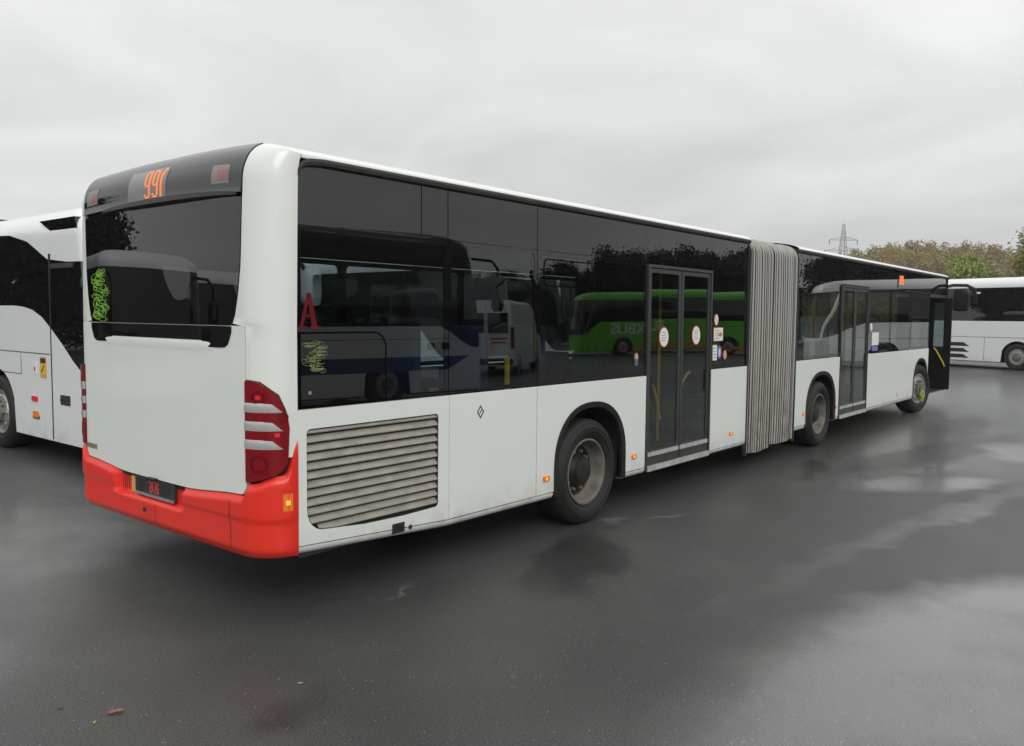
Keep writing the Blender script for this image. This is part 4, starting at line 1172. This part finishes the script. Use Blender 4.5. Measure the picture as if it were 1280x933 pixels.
# --- coach at the left edge: sweeping window line, front door, small markings on its right side
def interp(f, pts):
    if f <= pts[0][0]: return pts[0][1]
    for (a, b), (c, d) in zip(pts, pts[1:]):
        if f <= c: return b + (d - b) * smooth((f - a) / (c - a)) * .5 + (d - b) * (f - a) / (c - a) * .5
    return pts[-1][1]
def zb_left(X, y):
    return interp(6.1 - X, ((.35, 1.06), (.75, 1.28), (1.1, 1.50), (1.4, 1.68), (1.7, 1.84), (2.05, 1.93), (2.5, 1.95)))
def zt_left(X, y):
    return interp(6.1 - X, ((.3, 2.46), (.8, 2.47), (1.35, 2.52), (1.9, 2.76), (2.5, 2.87), (4.0, 2.95)))
def extra_left(root, pt, L, hw, H):
    side_strip(root, 'door_gap', groove, [(L / 2 - 1.42, .30), (L / 2 - 1.395, .30), (L / 2 - 1.395, 2.58), (L / 2 - 1.42, 2.58)], hw, d=.004)
    side_strip(root, 'door_reflection_bar', alu, rrect(L / 2 - 1.37, 2.40, L / 2 - .75, 2.455, .01), hw, d=.004)  # grey bar standing for a reflection at the door top
    side_strip(root, 'panel_gap', groove, [(L / 2 - 5.5, 1.345), (L / 2 - 1.45, 1.345), (L / 2 - 1.45, 1.355), (L / 2 - 5.5, 1.355)], hw, d=.003)
    side_strip(root, 'panel_gap', groove, [(L / 2 - 5.5, 1.06), (L / 2 - 2.35, 1.06), (L / 2 - 2.35, 1.068), (L / 2 - 5.5, 1.068)], hw, d=.003)
    side_strip(root, 'panel_gap', groove, [(L / 2 - 2.36, 1.06), (L / 2 - 2.35, 1.06), (L / 2 - 2.35, 1.22), (L / 2 - 2.36, 1.345)], hw, d=.003)
    s_ = side_strip(root, 'warning_sticker', yellowst, rrect(L / 2 - 1.75, .05 + 1.0, L / 2 - 1.56, 1.31, .012), hw, d=.005)
    y2 = mat('yellow_warning', (.75, .50, .02), .4)
    side_strip(s_, 'sticker_face', y2, rrect(L / 2 - 1.74, 1.09, L / 2 - 1.57, 1.22, .008), hw, d=.007)
    side_strip(s_, 'sticker_print', ink, rrect(L / 2 - 1.73, 1.235, L / 2 - 1.58, 1.295, .008), hw, d=.007)
    side_strip(s_, 'sticker_print', ink, [(L / 2 - 1.72, 1.12), (L / 2 - 1.70, 1.11), (L / 2 - 1.60, 1.20), (L / 2 - 1.62, 1.21)], hw, d=.008)
    s2 = side_strip(root, 'small_sticker', paper, rrect(L / 2 - 1.97, 1.08, L / 2 - 1.87, 1.245, .012), hw, d=.005)
    side_strip(s2, 'sticker_print', redpaper, circle(L / 2 - 1.915, 1.15, .02, .03), hw, d=.007)
    side_strip(root, 'side_marker', redlamp, rrect(L / 2 - 2.03, .735, L / 2 - 1.85, .80, .02), hw, d=.012)
    b = side_strip(root, 'side_marker', amber, rrect(L / 2 - 2.0, .53, L / 2 - 1.82, .61, .02), hw, d=.012)
    side_strip(b, 'lamp_base', ink, rrect(L / 2 - 2.01, .515, L / 2 - 1.81, .56, .02), hw, d=.010)
    v = side_strip(root, 'door_vent', ink, rrect(L / 2 - 1.17, .75, L / 2 - .90, .87, .012), hw, d=.006)
    side_strip(v, 'vent_slat', hubm, rrect(L / 2 - 1.19, .80, L / 2 - .95, .812, .002), hw, d=.008)
    # dark quarter light on the roof dome
    mb = MB(); pts = [(L / 2 - 1.72, 2.99), (L / 2 - .72, 2.99), (L / 2 - .62, 2.76), (L / 2 - .95, 2.70), (L / 2 - 1.25, 2.79)]
    side_strip(root, 'quarter_light', gloss, pts, hw - .07, d=.045, depth=.05)
    ear_mirrors(root, L, H, 2.25, m=cwhite)
cl = make_coach('white coach parked at the left with a sweeping dark window line and front door', 12.2, 3.17, wheels=(6.1 - 3.18, -2.9), zb=zb_left, zt=zt_left, extra=extra_left, group='white coaches parked in the yard')
place(cl, (1.45 + 1.275, 5.25), -90, 12.2)

# --- long white coach at the far right, also mirrored in the bus's front windows
def zb_r(X, y):
    f = 7.0 - X
    if f > 2.6: return 1.86
    return 1.86 - .62 * smooth((2.6 - f) / 2.2) if f > .4 else 1.24
def zt_r(X, y):
    return 3.16 - .08 * smooth((X - 5.4) / 1.2)
def extra_r(root, pt, L, hw, H):
    side_strip(root, 'panel_gap', groove, [(-L / 2 + .3, 1.22), (L / 2 - 1.5, 1.22), (L / 2 - 1.5, 1.235), (-L / 2 + .3, 1.235)], hw, d=.003)
    for xx in (-L / 2 + 3.6, -.2, 2.0):
        side_strip(root, 'panel_gap', groove, [(xx, .32), (xx + .012, .32), (xx + .012, 1.22), (xx, 1.22)], hw, d=.003)
    for k, (a, b) in enumerate(((2.02, 3.02), (2.22, 3.02), (2.02, 3.02))):
        z = .98 - k * .235
        side_strip(root, 'engine_vent', groove, [(-L / 2 + a, z + .02), (-L / 2 + b - .25, z + .02), (-L / 2 + b, z - .13), (-L / 2 + a, z - .13)], hw, d=.005)
    side_strip(root, 'door_gap', groove, [(L / 2 - 1.42, .30), (L / 2 - 1.395, .30), (L / 2 - 1.395, 1.6), (L / 2 - 1.42, 1.6)], hw, d=.004)
    mb = MB(); mb.tube([(L / 2 - .5, -hw - .012, 1.15), (L / 2 - .62, -hw - .02, 1.7), (L / 2 - 1.0, -hw - .01, 2.4), (L / 2 - 1.25, -hw - .005, 3.1)], [.05, .06, .07, .08], 8)
    mb.build('pillar_trim', body_white_trim, root, True)
    side_strip(root, 'window_decal', paper, rrect(-L / 2 + 3.1, 2.93, -L / 2 + 3.35, 3.0, .03), hw - .03, d=.012)
    ear_mirrors(root, L, H, 2.5)
body_white_trim = cwhite
cr_ = make_coach('white coach behind the bus front door with three black engine vents low on its side', 14.0, 3.56, wheels=(4.15, -2.15), zb=zb_r, zt=zt_r, extra=extra_r, group='white coaches parked in the yard')
axr = math.degrees(math.atan2(-.943, -.333))
fx_, fy_ = 30.55, -8.0
# the right side (local -y) lies 1.275 m to the right of the axis
hx, hy = math.cos(R(axr)), math.sin(R(axr))
place(cr_, (fx_ - hy * 1.275 * 1, fy_ + hx * 1.275 * 1), axr, 14.0)
cr_.location = (33.67 - hx * -2.15 - hy * 1.275, .87 - hy * -2.15 + hx * 1.275, 0)

# --- coach with blue stripe standing right of the camera, mirrored in the bus's rear windows
def extra_a(root, pt, L, hw, H):
    for sd_ in (1, -1):
        side_strip(root, 'blue_stripe', blue_m, [(-L / 2 + .4, .78), (L / 2 - 1.2, .78), (L / 2 - .55, 1.10), (-L / 2 + .4, 1.10)], hw, sd_, d=.004)
        side_strip(root, 'panel_gap', groove, [(-L / 2 + .4, 1.50), (L / 2 - .6, 1.50), (L / 2 - .6, 1.512), (-L / 2 + .4, 1.512)], hw, sd_, d=.003)
        for xx in (L / 2 - 1.75, L / 2 - 1.35):
            side_strip(root, 'access_flap', ink, rrect(xx, 1.25, xx + .22, 1.42, .01), hw, sd_, d=.006)
    ear_mirrors(root, L, H, 2.4)
ca = make_coach('white coach with a dark blue lower stripe standing right of the camera, opposite the bus', 12.0, 3.98, wheels=(3.2, -2.9), zb=lambda X, y: 1.80 - .5 * smooth((X - 4.6) / 1.0), zt=lambda X, y: 3.65, roofm=gloss, extra=extra_a, group='coaches mirrored in the bus windows')
a = R(12.4)
place(ca, (12.4 + 1.275 * math.sin(a), -9.05 - 1.275 * math.cos(a)), 12.4, 12.0)

# --- green coach
def extra_g(root, pt, L, hw, H):
    letters = mat('silver_lettering', (.62, .66, .58), .4)
    fc = bpy.data.curves.new('coach_lettering', 'FONT'); fc.body = 'FLIXBUS'; fc.size = .88; fc.extrude = .004; fc.align_x = 'CENTER'; fc.offset = .02
    fo = bpy.data.objects.new('coach_lettering', fc); COL.objects.link(fo); fc.materials.append(letters)
    bpy.context.view_layer.update(); me_ = bpy.data.meshes.new_from_object(fo.evaluated_get(bpy.context.evaluated_depsgraph_get())); bpy.data.objects.remove(fo)
    fo = bpy.data.objects.new('coach_lettering', me_); COL.objects.link(fo); fo.parent = root
    fo.location = (2.75, -hw - .006, 1.30); fo.rotation_euler = (R(90), 0, 0)
    side_strip(root, 'orange_stripe', mat('orange_stripe_paint', (.7, .14, .01), .4), [(-L / 2 + .5, .36), (L / 2 - 3.4, .36), (L / 2 - 3.9, .52), (-L / 2 + .5, .52)], hw, d=.004)
    mb = MB(); mb.tube([(L / 2 - .5, -hw - .012, 1.1), (L / 2 - .75, -hw - .02, 1.8), (L / 2 - 1.2, -hw - .01, 3.0)], .05, 8)
    mb.build('pillar_trim', steel, root, True)
    ear_mirrors(root, L, H, 2.4)
cg = make_coach('bright green coach with large silver lettering parked before the trees', 13.0, 3.75, body=green, wheels=(3.6, -2.7), zb=lambda X, y: 2.02 - .8 * smooth((X - 4.9) / 1.2), zt=lambda X, y: 3.28, extra=extra_g, group='coaches mirrored in the bus windows')
place(cg, (38.0, -24.6), 228, 13.0)

# --- row of coaches on the left, mirrored in the rear window or seen through the bus
def extra_row(root, pt, L, hw, H):
    ear_mirrors(root, L, H, 2.3)
    for sg in (-1, 1):
        mb = MB(); rows = []
        for q, dx in ((1, 0), (.9, .02), (.2, .03)):
            rows.append([(L / 2 - .12 + dx, sg * .85 + .22 * q * math.cos(t), .85 + .12 * q * math.sin(t)) for t in [2 * math.pi * i / 16 for i in range(16)]])
        mb.grid(rows, True); mb.build('headlight', clear_m, root, True)
def zb_row(X, y): return 1.80 - .75 * smooth((X - 4.7) / 1.0)
c3 = make_coach('white coach with tall dark windscreen standing behind the rear of the bus', 12.0, 3.62, wheels=(3.2, -2.9), zb=zb_row, zt=lambda X, y: 3.2, extra=extra_row, group='white coaches parked in the yard')
c3.scale = (.9,) * 3; place(c3, (-5.2, 11.3), -78, 12 * .9)
c4 = copy_tree(c3); c4['label'] = 'white coach with dark windscreen, second from the left in the row'; place(c4, (-9.0, 14.6), -72, 12 * .9)
for x, y, lb in ((11.4, 8.2, 'white coach standing beyond the bellows of the bus, seen through its windows'), (16.4, 8.8, 'white coach standing beyond the front half of the bus, seen through its windows')):
    c5 = copy_tree(c3); c5['label'] = lb; place(c5, (x, y), -90, 12 * .9)

# --- white van seen from behind
van = empty('van', (22.0, -16.6, 0), R(-28)); tag(van, 'white panel van seen from behind with tall red tail lamps', 'van')
mb = MB(); rows = []
for x, q in ((-2.9, .97), (-2.86, 1.0), (1.2, 1.0), (1.7, .93), (2.05, .60), (2.7, .50), (2.9, .40)):
    top = .35 + 2.35 * q; rows.append([(x, -.98, .35), (x, -1.0, .9), (x, -.98, min(1.5, top - .1)), (x, -.90, top - .12), (x, -.78, top), (x, .78, top), (x, .90, top - .12), (x, .98, min(1.5, top - .1)), (x, 1.0, .9), (x, .98, .35)])
mb.grid(rows); mb.f += [tuple(range(10)), tuple(range(60, 70))]
mb.build('body', cwhite, van, True)
for y in (-.94, .94):
    mb = MB(); mb.box((-2.93, y - .07, 1.0), (-2.88, y + .07, 1.75)); mb.build('tail_light', tail_m, van, bevel=.02)
for y0, y1 in ((-.78, -.06), (.06, .78)):
    mb = MB(); mb.box((-2.925, y0, 1.55), (-2.88, y1, 2.25)); mb.build('rear_pane', gloss, van, bevel=.02)
mb = MB(); mb.box((-3.0, -.95, .42), (-2.86, .95, .62)); mb.build('bumper', rubber, van, bevel=.03)
mb = MB(); mb.box((-2.91, -.005, .7), (-2.885, .005, 2.5)); mb.build('door_gap', groove, van)
mb = MB()
for k, (y0, y1, z) in enumerate(((.15, .75, 1.32), (-.75, -.2, 1.32), (.2, .7, 1.18), (-.7, -.25, 1.05))): mb.box((-2.915, y0, z), (-2.88, y1, z + .06))
mb.build('red_stripe', redpaper, van)
bw = None
for x in (-1.9, 1.9):
    for sg in (-1, 1):
        off = (x, sg * .97, .36)
        if bw is None: bw = make_wheel(van, off, 0 if sg < 0 else R(180), dish=False, rad=.36); bw.scale = (1, .8, 1)
        else: put_wheel(bw, van, off, 0 if sg < 0 else R(180))

# ------------------------------------------------------------------ trees, hill, pylon, hall
def leaf_mat(name, cols):
    m, nt, b = nodes(name)
    N, L = nt.nodes.new, nt.links.new
    g_ = N('ShaderNodeNewGeometry'); rp = N('ShaderNodeValToRGB')
    t = N('ShaderNodeTexCoord'); n = N('ShaderNodeTexNoise'); n.inputs['Scale'].default_value = .14; n.inputs['Detail'].default_value = 3; L(t.outputs['Object'], n.inputs['Vector'])
    ad = N('ShaderNodeMath'); ad.operation = 'MULTIPLY_ADD'; ad.inputs[1].default_value = .4; L(g_.outputs['Random Per Island'], ad.inputs[0])
    mr = N('ShaderNodeMapRange'); mr.inputs[1].default_value = .3; mr.inputs[2].default_value = .7; mr.inputs[4].default_value = .65; L(n.outputs['Fac'], mr.inputs[0]); L(mr.outputs[0], ad.inputs[2])
    e = rp.color_ramp.elements
    while len(e) < len(cols): e.new(.5)
    for i, c in enumerate(cols): e[i].position = i / (len(cols) - 1); e[i].color = (*c, 1)
    L(ad.outputs[0], rp.inputs[0]); L(rp.outputs[0], b.inputs['Base Color']); b.inputs['Roughness'].default_value = .7; b.inputs['Specular IOR Level'].default_value = .2
    return m
autumn = leaf_mat('autumn_wood_leaves', [(.14, .17, .03), (.20, .17, .03), (.28, .16, .035), (.24, .23, .035), (.11, .15, .03)])
lime = leaf_mat('yellow_green_leaves', [(.18, .24, .05), (.26, .31, .07), (.34, .33, .11)])
midg = leaf_mat('green_brown_leaves', [(.20, .24, .07), (.28, .29, .09), (.36, .30, .11)])
darkg = leaf_mat('dark_evergreen_leaves', [(.012, .022, .012), (.025, .035, .016), (.04, .045, .02)])
bark = mat('grey_bark', (.12, .105, .09), .9, noise=.3, nscale=6)
def leaf_quads(centres, size, rng_, sq=1.0):
    n = len(centres); d1 = rng_.normal(size=(n, 3)); d1 /= np.linalg.norm(d1, axis=1)[:, None]
    d2 = np.cross(d1, rng_.normal(size=(n, 3))); d2 /= np.linalg.norm(d2, axis=1)[:, None]
    s = size * rng_.uniform(.6, 1.3, (n, 1))
    v = np.stack([centres - d1 * s - d2 * s * .5 * sq, centres + d1 * s * .2 - d2 * s * .6 * sq, centres + d1 * s + d2 * s * .3 * sq, centres - d1 * s * .3 + d2 * s * .6 * sq], 1).reshape(-1, 3)
    return v
def mesh_quads(name, v, m, parent=None):
    me = bpy.data.meshes.new(name); n = len(v) // 4
    me.vertices.add(len(v)); me.vertices.foreach_set('co', v.astype(np.float32).ravel())
    me.loops.add(len(v)); me.loops.foreach_set('vertex_index', np.arange(len(v), dtype=np.int32))
    me.polygons.add(n); me.polygons.foreach_set('loop_start', np.arange(0, len(v), 4, dtype=np.int32)); me.polygons.foreach_set('loop_total', np.full(n, 4, dtype=np.int32))
    me.materials.append(m); me.update(calc_edges=True); me.validate()
    o = bpy.data.objects.new(name, me); COL.objects.link(o)
    if parent: o.parent = parent
    return o
def branches(mb, base, d, ln, r, depth, rg_, tips, spread=.7):
    pts = [Vector(base)]; dd = Vector(d).normalized()
    for i in range(4):
        dd = (dd + Vector((rg_.uniform(-.18, .18), rg_.uniform(-.18, .18), rg_.uniform(0, .12)))).normalized(); pts.append(pts[-1] + dd * ln / 4)
    mb.tube(pts, [r * (1 - .16 * i) for i in range(5)], 6 if r > .05 else 4, cap=False)
    tips.append(pts[-1]); tips.append(pts[3])
    if depth > 0:
        for k in range(rg_.randint(3, 4)):
            b = pts[rg_.randint(2, 4)]
            nd = (dd + Vector((rg_.uniform(-1, 1), rg_.uniform(-1, 1), rg_.uniform(-.2, .7))) * spread).normalized()
            branches(mb, b, nd, ln * rg_.uniform(.55, .75), r * .5, depth - 1, rg_, tips, spread)
def make_tree(name, label, h, w, m, seed, nleaf=5000, size=.22, depth=3, leafy=True, conifer=False, group=None):
    root = empty(name); tag(root, label, 'tree', group)
    rg_ = random.Random(seed); rn = np.random.default_rng(seed); mb = MB(); tips = []
    if conifer:
        mb.tube([(0, 0, 0), (.05, 0, h * .5), (0, 0, h)], [.02 * h, .012 * h, .02], 8); mb.build('trunk', bark, root, True)
        n = nleaf; z = rn.uniform(.08, 1, n) ** .9; lay = .75 + .25 * np.sin(z * 40); rad = w / 2 * (1 - z) ** .85 * lay * np.sqrt(rn.uniform(.15, 1, n)); a = rn.uniform(0, 6.283, n)
        a = a + .0; sect = .85 + .3 * np.sin(a * 5 + z * 25)
        c = np.stack([rad * sect * np.cos(a), rad * sect * np.sin(a), z * h - rad * .25], 1)
        mesh_quads('crown', leaf_quads(c, size, rn, .6), m, root)
        return root
    branches(mb, (0, 0, 0), (rg_.uniform(-.05, .05), 0, 1), h * .36, .028 * h, depth, rg_, tips, .75)
    mb.build('trunk', bark, root, True)
    if leafy:
        T = np.array([list(t) for t in tips]); T = T[T[:, 2] > h * .28] if leafy != 'low' else T
        # fit tips into the crown's size
        sc = np.array([w / max(np.ptp(T[:, 0]), .1), w / max(np.ptp(T[:, 1]), .1)]); c0 = T.mean(0)
        T2 = T.copy(); zz = T2[:, 2]; z0 = h * (.12 if leafy == 'low' else .25); T2[:, 2] = z0 + (zz - zz.min()) / (zz.max() - zz.min()) * (h - z0)
        T2[:, 0] = (T2[:, 0] - c0[0]) * sc[0] * .85; T2[:, 1] = (T2[:, 1] - c0[1]) * sc[1] * .85
        idx = rn.integers(0, len(T2), nleaf); c = T2[idx] + rn.normal(size=(nleaf, 3)) * np.array([w, w, h]) * .055
        mesh_quads('crown', leaf_quads(c, size, rn), m, root)
    return root
def put(o, x, y, z=0, rz=0, s=1.0, label=None):
    o.location = (x, y, z); o.rotation_euler = (0, 0, R(rz)); o.scale = (s, s, s)
    if label: o['label'] = label
    return o
def at(u, depth_, z=None, v=None):
    """ground position under image column u (of 1280) at a forward distance"""
    d = Fv + R2 * ((u - 640) / 1029.2)
    return cam_o.matrix_world.translation.x + d.x * depth_, cam_o.matrix_world.translation.y + d.y * depth_

# hill
HC = (285.0, 78.0)
def hill_z(x, y):
    dx, dy = x - HC[0], y - HC[1]
    # along the view / across
    a = R(12); u = dx * math.cos(a) + dy * math.sin(a); w = -dx * math.sin(a) + dy * math.cos(a)
    q = math.exp(-(u / 90.0) ** 2) * (1 / (1 + math.exp((w - 22) / 9.0))) * 1.0
    q *= .78 + .22 * math.exp(-((w + 5) / 40.0) ** 2)
    return 21.0 * q
mb = MB(); rows = []
for i in range(61):
    x = 90 + i * 5.5; rows.append([(x, -170 + j * 5.5, hill_z(x, -170 + j * 5.5) - .25) for j in range(61)])
mb.grid(rows); hl = mb.build('hill', mat('hill_ground', (.06, .055, .03), .9, noise=.4, nscale=.2), None, 'all')
tag(hl, 'low hill covered in autumn wood', None, None, 'structure')
def puth(o, xy, rz, s, label=None): put(o, xy[0], xy[1], hill_z(*xy) - .3, rz, s, label)
# far-off wood covering the hill: one mass
rn = np.random.default_rng(11); allv = []
for k in range(1500):
    x, y = rn.uniform(110, 330), rn.uniform(-70, 140)
    hz = hill_z(x, y)
    if hz < 1.2 and rn.uniform() > .25: continue
    w_, h_ = rn.uniform(3.5, 6.5), rn.uniform(4.5, 7.5)
    n = 230
    d = rn.normal(size=(n, 3)); d /= np.linalg.norm(d, axis=1)[:, None]; d *= rn.uniform(.55, 1.0, (n, 1))
    d[:, 2] = np.abs(d[:, 2])
    c = np.array([x, y, hz + h_ * .15]) + d * np.array([w_ / 2, w_ / 2, h_ * .8])
    allv.append(leaf_quads(c, .33, rn))
fw = mesh_quads('wood', np.concatenate(allv), autumn)
tag(fw, 'rust and olive autumn wood covering the far hill', None, None, 'stuff')

t1 = make_tree('leafy_tree', 'yellow-green bushy tree standing just beyond the right-hand coach', 7.6, 6.5, lime, 21, 18000, .12, leafy='low')
put(t1, *at(1228, 78), 0, 10)
t2 = make_tree('leafy_tree', 'tall green and brown tree at the right edge behind the coach', 10.2, 6.0, midg, 34, 18000, .13, leafy='low')
put(t2, *at(1304, 72), 0, 40)
t3 = copy_tree(t1); put(t3, *at(1168, 105), 0, 130, .85, 'yellow-green bush filling the gap left of the brighter bushy tree')
t3b = copy_tree(t2); put(t3b, *at(1196, 120), 0, 200, .82, 'olive tree standing before the hill, above the wing mirror')
bark_pale = mat('pale_bark', (.22, .20, .18), .9, noise=.3, nscale=6)
t4 = make_tree('bare_tree', 'bare grey tree rising behind the yellow-green tree', 13.5, 8, None, 5, depth=4, leafy=False, group='bare trees on the skyline')
for c_ in t4.children: c_.data.materials[0] = bark_pale
puth(t4, at(1216, 150), 0, 1.05)
t5 = copy_tree(t4); puth(t5, at(1243, 160), 120, 1.1, 'bare grey tree left of the tall green tree')
t6 = copy_tree(t4); puth(t6, at(1186, 165), 220, 1.05, 'bare grey tree farthest left on the skyline')
# trees mirrored in the bus windows
e1 = make_tree('evergreen_tree', 'dark spruce beyond the green coach', 8.5, 4.6, darkg, 41, 16000, .15, conifer=True, group='dark trees beyond the green coach')
put(e1, 55.7, -40.4, 0, 0, .7)
b1 = make_tree('broadleaf_tree', 'broad dark tree beyond the green coach', 8.8, 8.5, darkg, 43, 36000, .16, leafy='low', group='dark trees beyond the green coach')
put(b1, 62, -44, 0, 0, .68)
spots = [(50.5, -50, 1, .72), (52, -47.5, 0, .62), (54.5, -45, 1, .70), (57, -42.5, 0, .80), (59, -39.5, 1, .78), (60.5, -37.5, 0, .92), (63, -34.8, 1, .86), (65.5, -32, 1, .90), (67, -29.5, 0, .95), (69.2, -27.2, 1, .86), (71, -24.5, 0, .62), (73, -22.3, 1, .56), (76, -20, 1, .95), (79, -17, 0, 1.05), (82, -13.5, 1, 1.05), (85, -10, 1, 1.1), (88, -6.0, 0, 1.1), (91, -2, 1, 1.2), (66, -37, 1, .95), (72, -30, 1, .95)]
for i, (x, y, k, s) in enumerate(spots):
    q = copy_tree((e1, b1)[k]); put(q, x, y, 0, 37 * i, s)
    q['label'] = ('dark spruce beyond the green coach', 'broad dark tree beyond the green coach')[k]
for i, (x, y, k, s) in enumerate(((-22, 46, 1, 1.0), (-30, 44, 0, 1.0), (-38, 40, 1, 1.3), (-34, 50, 1, 1.3), (-25, 42, 0, .9), (-13.5, 38, 1, .85), (-10, 37, 1, .95), (-6.5, 40, 1, 1.0), (-8.5, 46, 1, 1.15), (-3.5, 43, 0, 1.1))):
    q = copy_tree((e1, b1)[k]); put(q, x, y, 0, 53 * i, s * (.42 if x < -18 else 1)); q['group'] = 'trees behind the row of coaches'
    q['label'] = ('dark spruce behind the row of white coaches', 'broad dark tree behind the row of white coaches')[k]

# added hedges that close bright gaps under the mirrored trees
def hedge(label, pts, h, w, n, seed):
    r_ = np.random.default_rng(seed); P = np.array(pts, float)
    t = r_.uniform(0, len(P) - 1.001, n); k = t.astype(int); f = (t - k)[:, None]
    c2 = P[k] * (1 - f) + P[k + 1] * f
    top = h * (.8 + .2 * np.sin(t * 9) * np.cos(t * 23))
    zz = np.sqrt(r_.uniform(0, 1, n)) * top; off = r_.normal(size=(n, 2)) * w * .3
    c = np.stack([c2[:, 0] + off[:, 0], c2[:, 1] + off[:, 1], zz], 1)
    o = mesh_quads('hedge', leaf_quads(c, .2, r_), darkg)
    return tag(o, label, 'hedge')
hedge('dark hedge added behind the left row of white coaches to close bright gaps', [(-44, 44), (-30, 41), (-18, 38), (-4, 40), (4, 46)], 3.0, 1.6, 22000, 3)
hedge('dark hedge added under the trees beyond the green coach to close bright gaps', [(47, -55), (57, -44), (66, -34), (75, -23), (86, -10), (93, 0)], 3.0, 1.8, 26000, 4)
# pylon
py = empty('power_pylon'); tag(py, 'grey lattice power pylon with two cross arms rising behind the bus', 'pylon')
pst = mat('haze_paled_steel', (.46, .47, .48), .7)  # steel colour paled to carry the fading with distance
HP = 34.0
mb = MB()
def leg_w(z): return 2.6 * (1 - z / HP) + .25
for sx in (-1, 1):
    for sy in (-1, 1):
        mb.tube([(sx * leg_w(z), sy * leg_w(z), z) for z in (0, 8, 16, 24, 30, HP)], .13, 5)
zs = [0, 4, 8, 11.5, 15, 18, 21, 23.5, 26, 28, 30, 32]
for a, b in zip(zs, zs[1:]):
    for sx, sy, ex, ey in ((-1, -1, 1, -1), (1, -1, 1, 1), (1, 1, -1, 1), (-1, 1, -1, -1)):
        mb.tube([(sx * leg_w(a), sy * leg_w(a), a), (ex * leg_w(b), ey * leg_w(b), b)], .06, 4); mb.tube([(ex * leg_w(a), ey * leg_w(a), a), (sx * leg_w(b), sy * leg_w(b), b)], .06, 4)
mb.build('lattice_tower', pst, py)
for z, w in ((28.6, 5.0), (25.0, 6.6)):
    mb = MB()
    for sg in (-1, 1):
        for yy in (-.4, .4): mb.tube([(0, yy, z), (sg * w, 0, z)], .11, 4); mb.tube([(0, yy, z + 1.3), (sg * w, 0, z)], .08, 4)
        for q in (.3, .6): mb.tube([(sg * w * q, 0, z), (sg * w * (q - .15), 0, z + 1.3 * (1 - q + .15))], .05, 4)
    arm = mb.build('cross_arm', pst, py)
    mb = MB()
    for sg in (-1, 1): mb.lathe([(.02, 0), (.14, -.1), (.14, -1.5), (.02, -1.6)], (sg * w * .97, 0, z), 'z', 8)
    mb.build('insulator', hubm, arm)
put(py, *at(1048, 282), 0, 39.3 - 90 + 2, 1.0)

# workshop hall far left
hall = empty('workshop_hall'); tag(hall, 'low workshop hall with dark pitched roof behind the left coach', 'building')
mb = MB(); mb.box((-9, -5, 0), (9, 5, 5.0)); mb.build('wall', mat('hall_plaster', (.45, .43, .40), .8, noise=.15), hall)
mb = MB(); mb.prism([(-9.6, -5.8, 4.8), (-9.6, 0, 7.4), (-9.6, 5.8, 4.8), (-9.6, 5.8, 5.0), (-9.6, 0, 7.65), (-9.6, -5.8, 5.0)], [(9.6, -5.8, 4.8), (9.6, 0, 7.4), (9.6, 5.8, 4.8), (9.6, 5.8, 5.0), (9.6, 0, 7.65), (9.6, -5.8, 5.0)])
mb.build('roof', mat('dark_roof_tiles', (.05, .045, .045), .7, noise=.3, nscale=4), hall)
put(hall, *at(-55, 50), 0, 15)

# ------------------------------------------------------------------ litter on the asphalt
def leaf(label, x, y, rz, s, m):
    mb = MB(); rows = []
    for i in range(9):
        t = i / 8; w = .028 * math.sin(math.pi * t) ** .8 * (1 + .35 * math.sin(9 * t)); z = .006 + .012 * math.sin(math.pi * t) * t
        rows.append([(-.06 + .12 * t, -w, z + .006), (-.06 + .12 * t, 0, z), (-.06 + .12 * t, w, z + .008)])
    mb.grid(rows); o = mb.build('fallen_leaf', m, None, True)
    mb2 = MB(); mb2.tube([(-.06, 0, .006), (-.085, .006, .004), (-.10, .016, .004)], .0016, 5); mb2.build('stalk', m, o)
    o.location = (x, y, .001); o.rotation_euler = (0, 0, R(rz)); o.scale = (s, s, s)
    return tag(o, label, 'leaf', 'fallen leaves on the wet asphalt')
brown = mat('rusty_dead_leaf', (.22, .10, .06), .6); yel = mat('yellow_dead_leaf', (.40, .33, .13), .6); dk = mat('dark_dead_leaf', (.03, .025, .02), .6)
leaf('curled rusty brown leaf lying on the asphalt at the lower left', -1.05, -.32, -30, .62, brown)
leaf('small pale leaf fragment left of the rusty leaf', -1.155, -.34, 40, .22, yel)
leaf('tiny dark leaf behind the rusty leaf', -1.20, -.09, 10, .22, dk)
leaf('thin yellow leaf on the asphalt below the grille', -.30, -.72, -45, .25, yel)

# ------------------------------------------------------------------ haze over the yard and the hill
hz = bpy.data.materials.new('pale_haze'); hz.use_nodes = True
nt = hz.node_tree; nt.nodes.clear()
ho = nt.nodes.new('ShaderNodeOutputMaterial'); pv = nt.nodes.new('ShaderNodeVolumePrincipled')
pv.inputs['Color'].default_value = (.97, .98, 1.0, 1); pv.inputs['Density'].default_value = .0006; pv.inputs['Anisotropy'].default_value = .2
nt.links.new(pv.outputs[0], ho.inputs['Volume'])
mb = MB(); mb.box((-90, -200, -1), (430, 230, 42)); tag(mb.build('haze', hz), 'thin pale haze over the yard and hill', None, None, 'stuff')
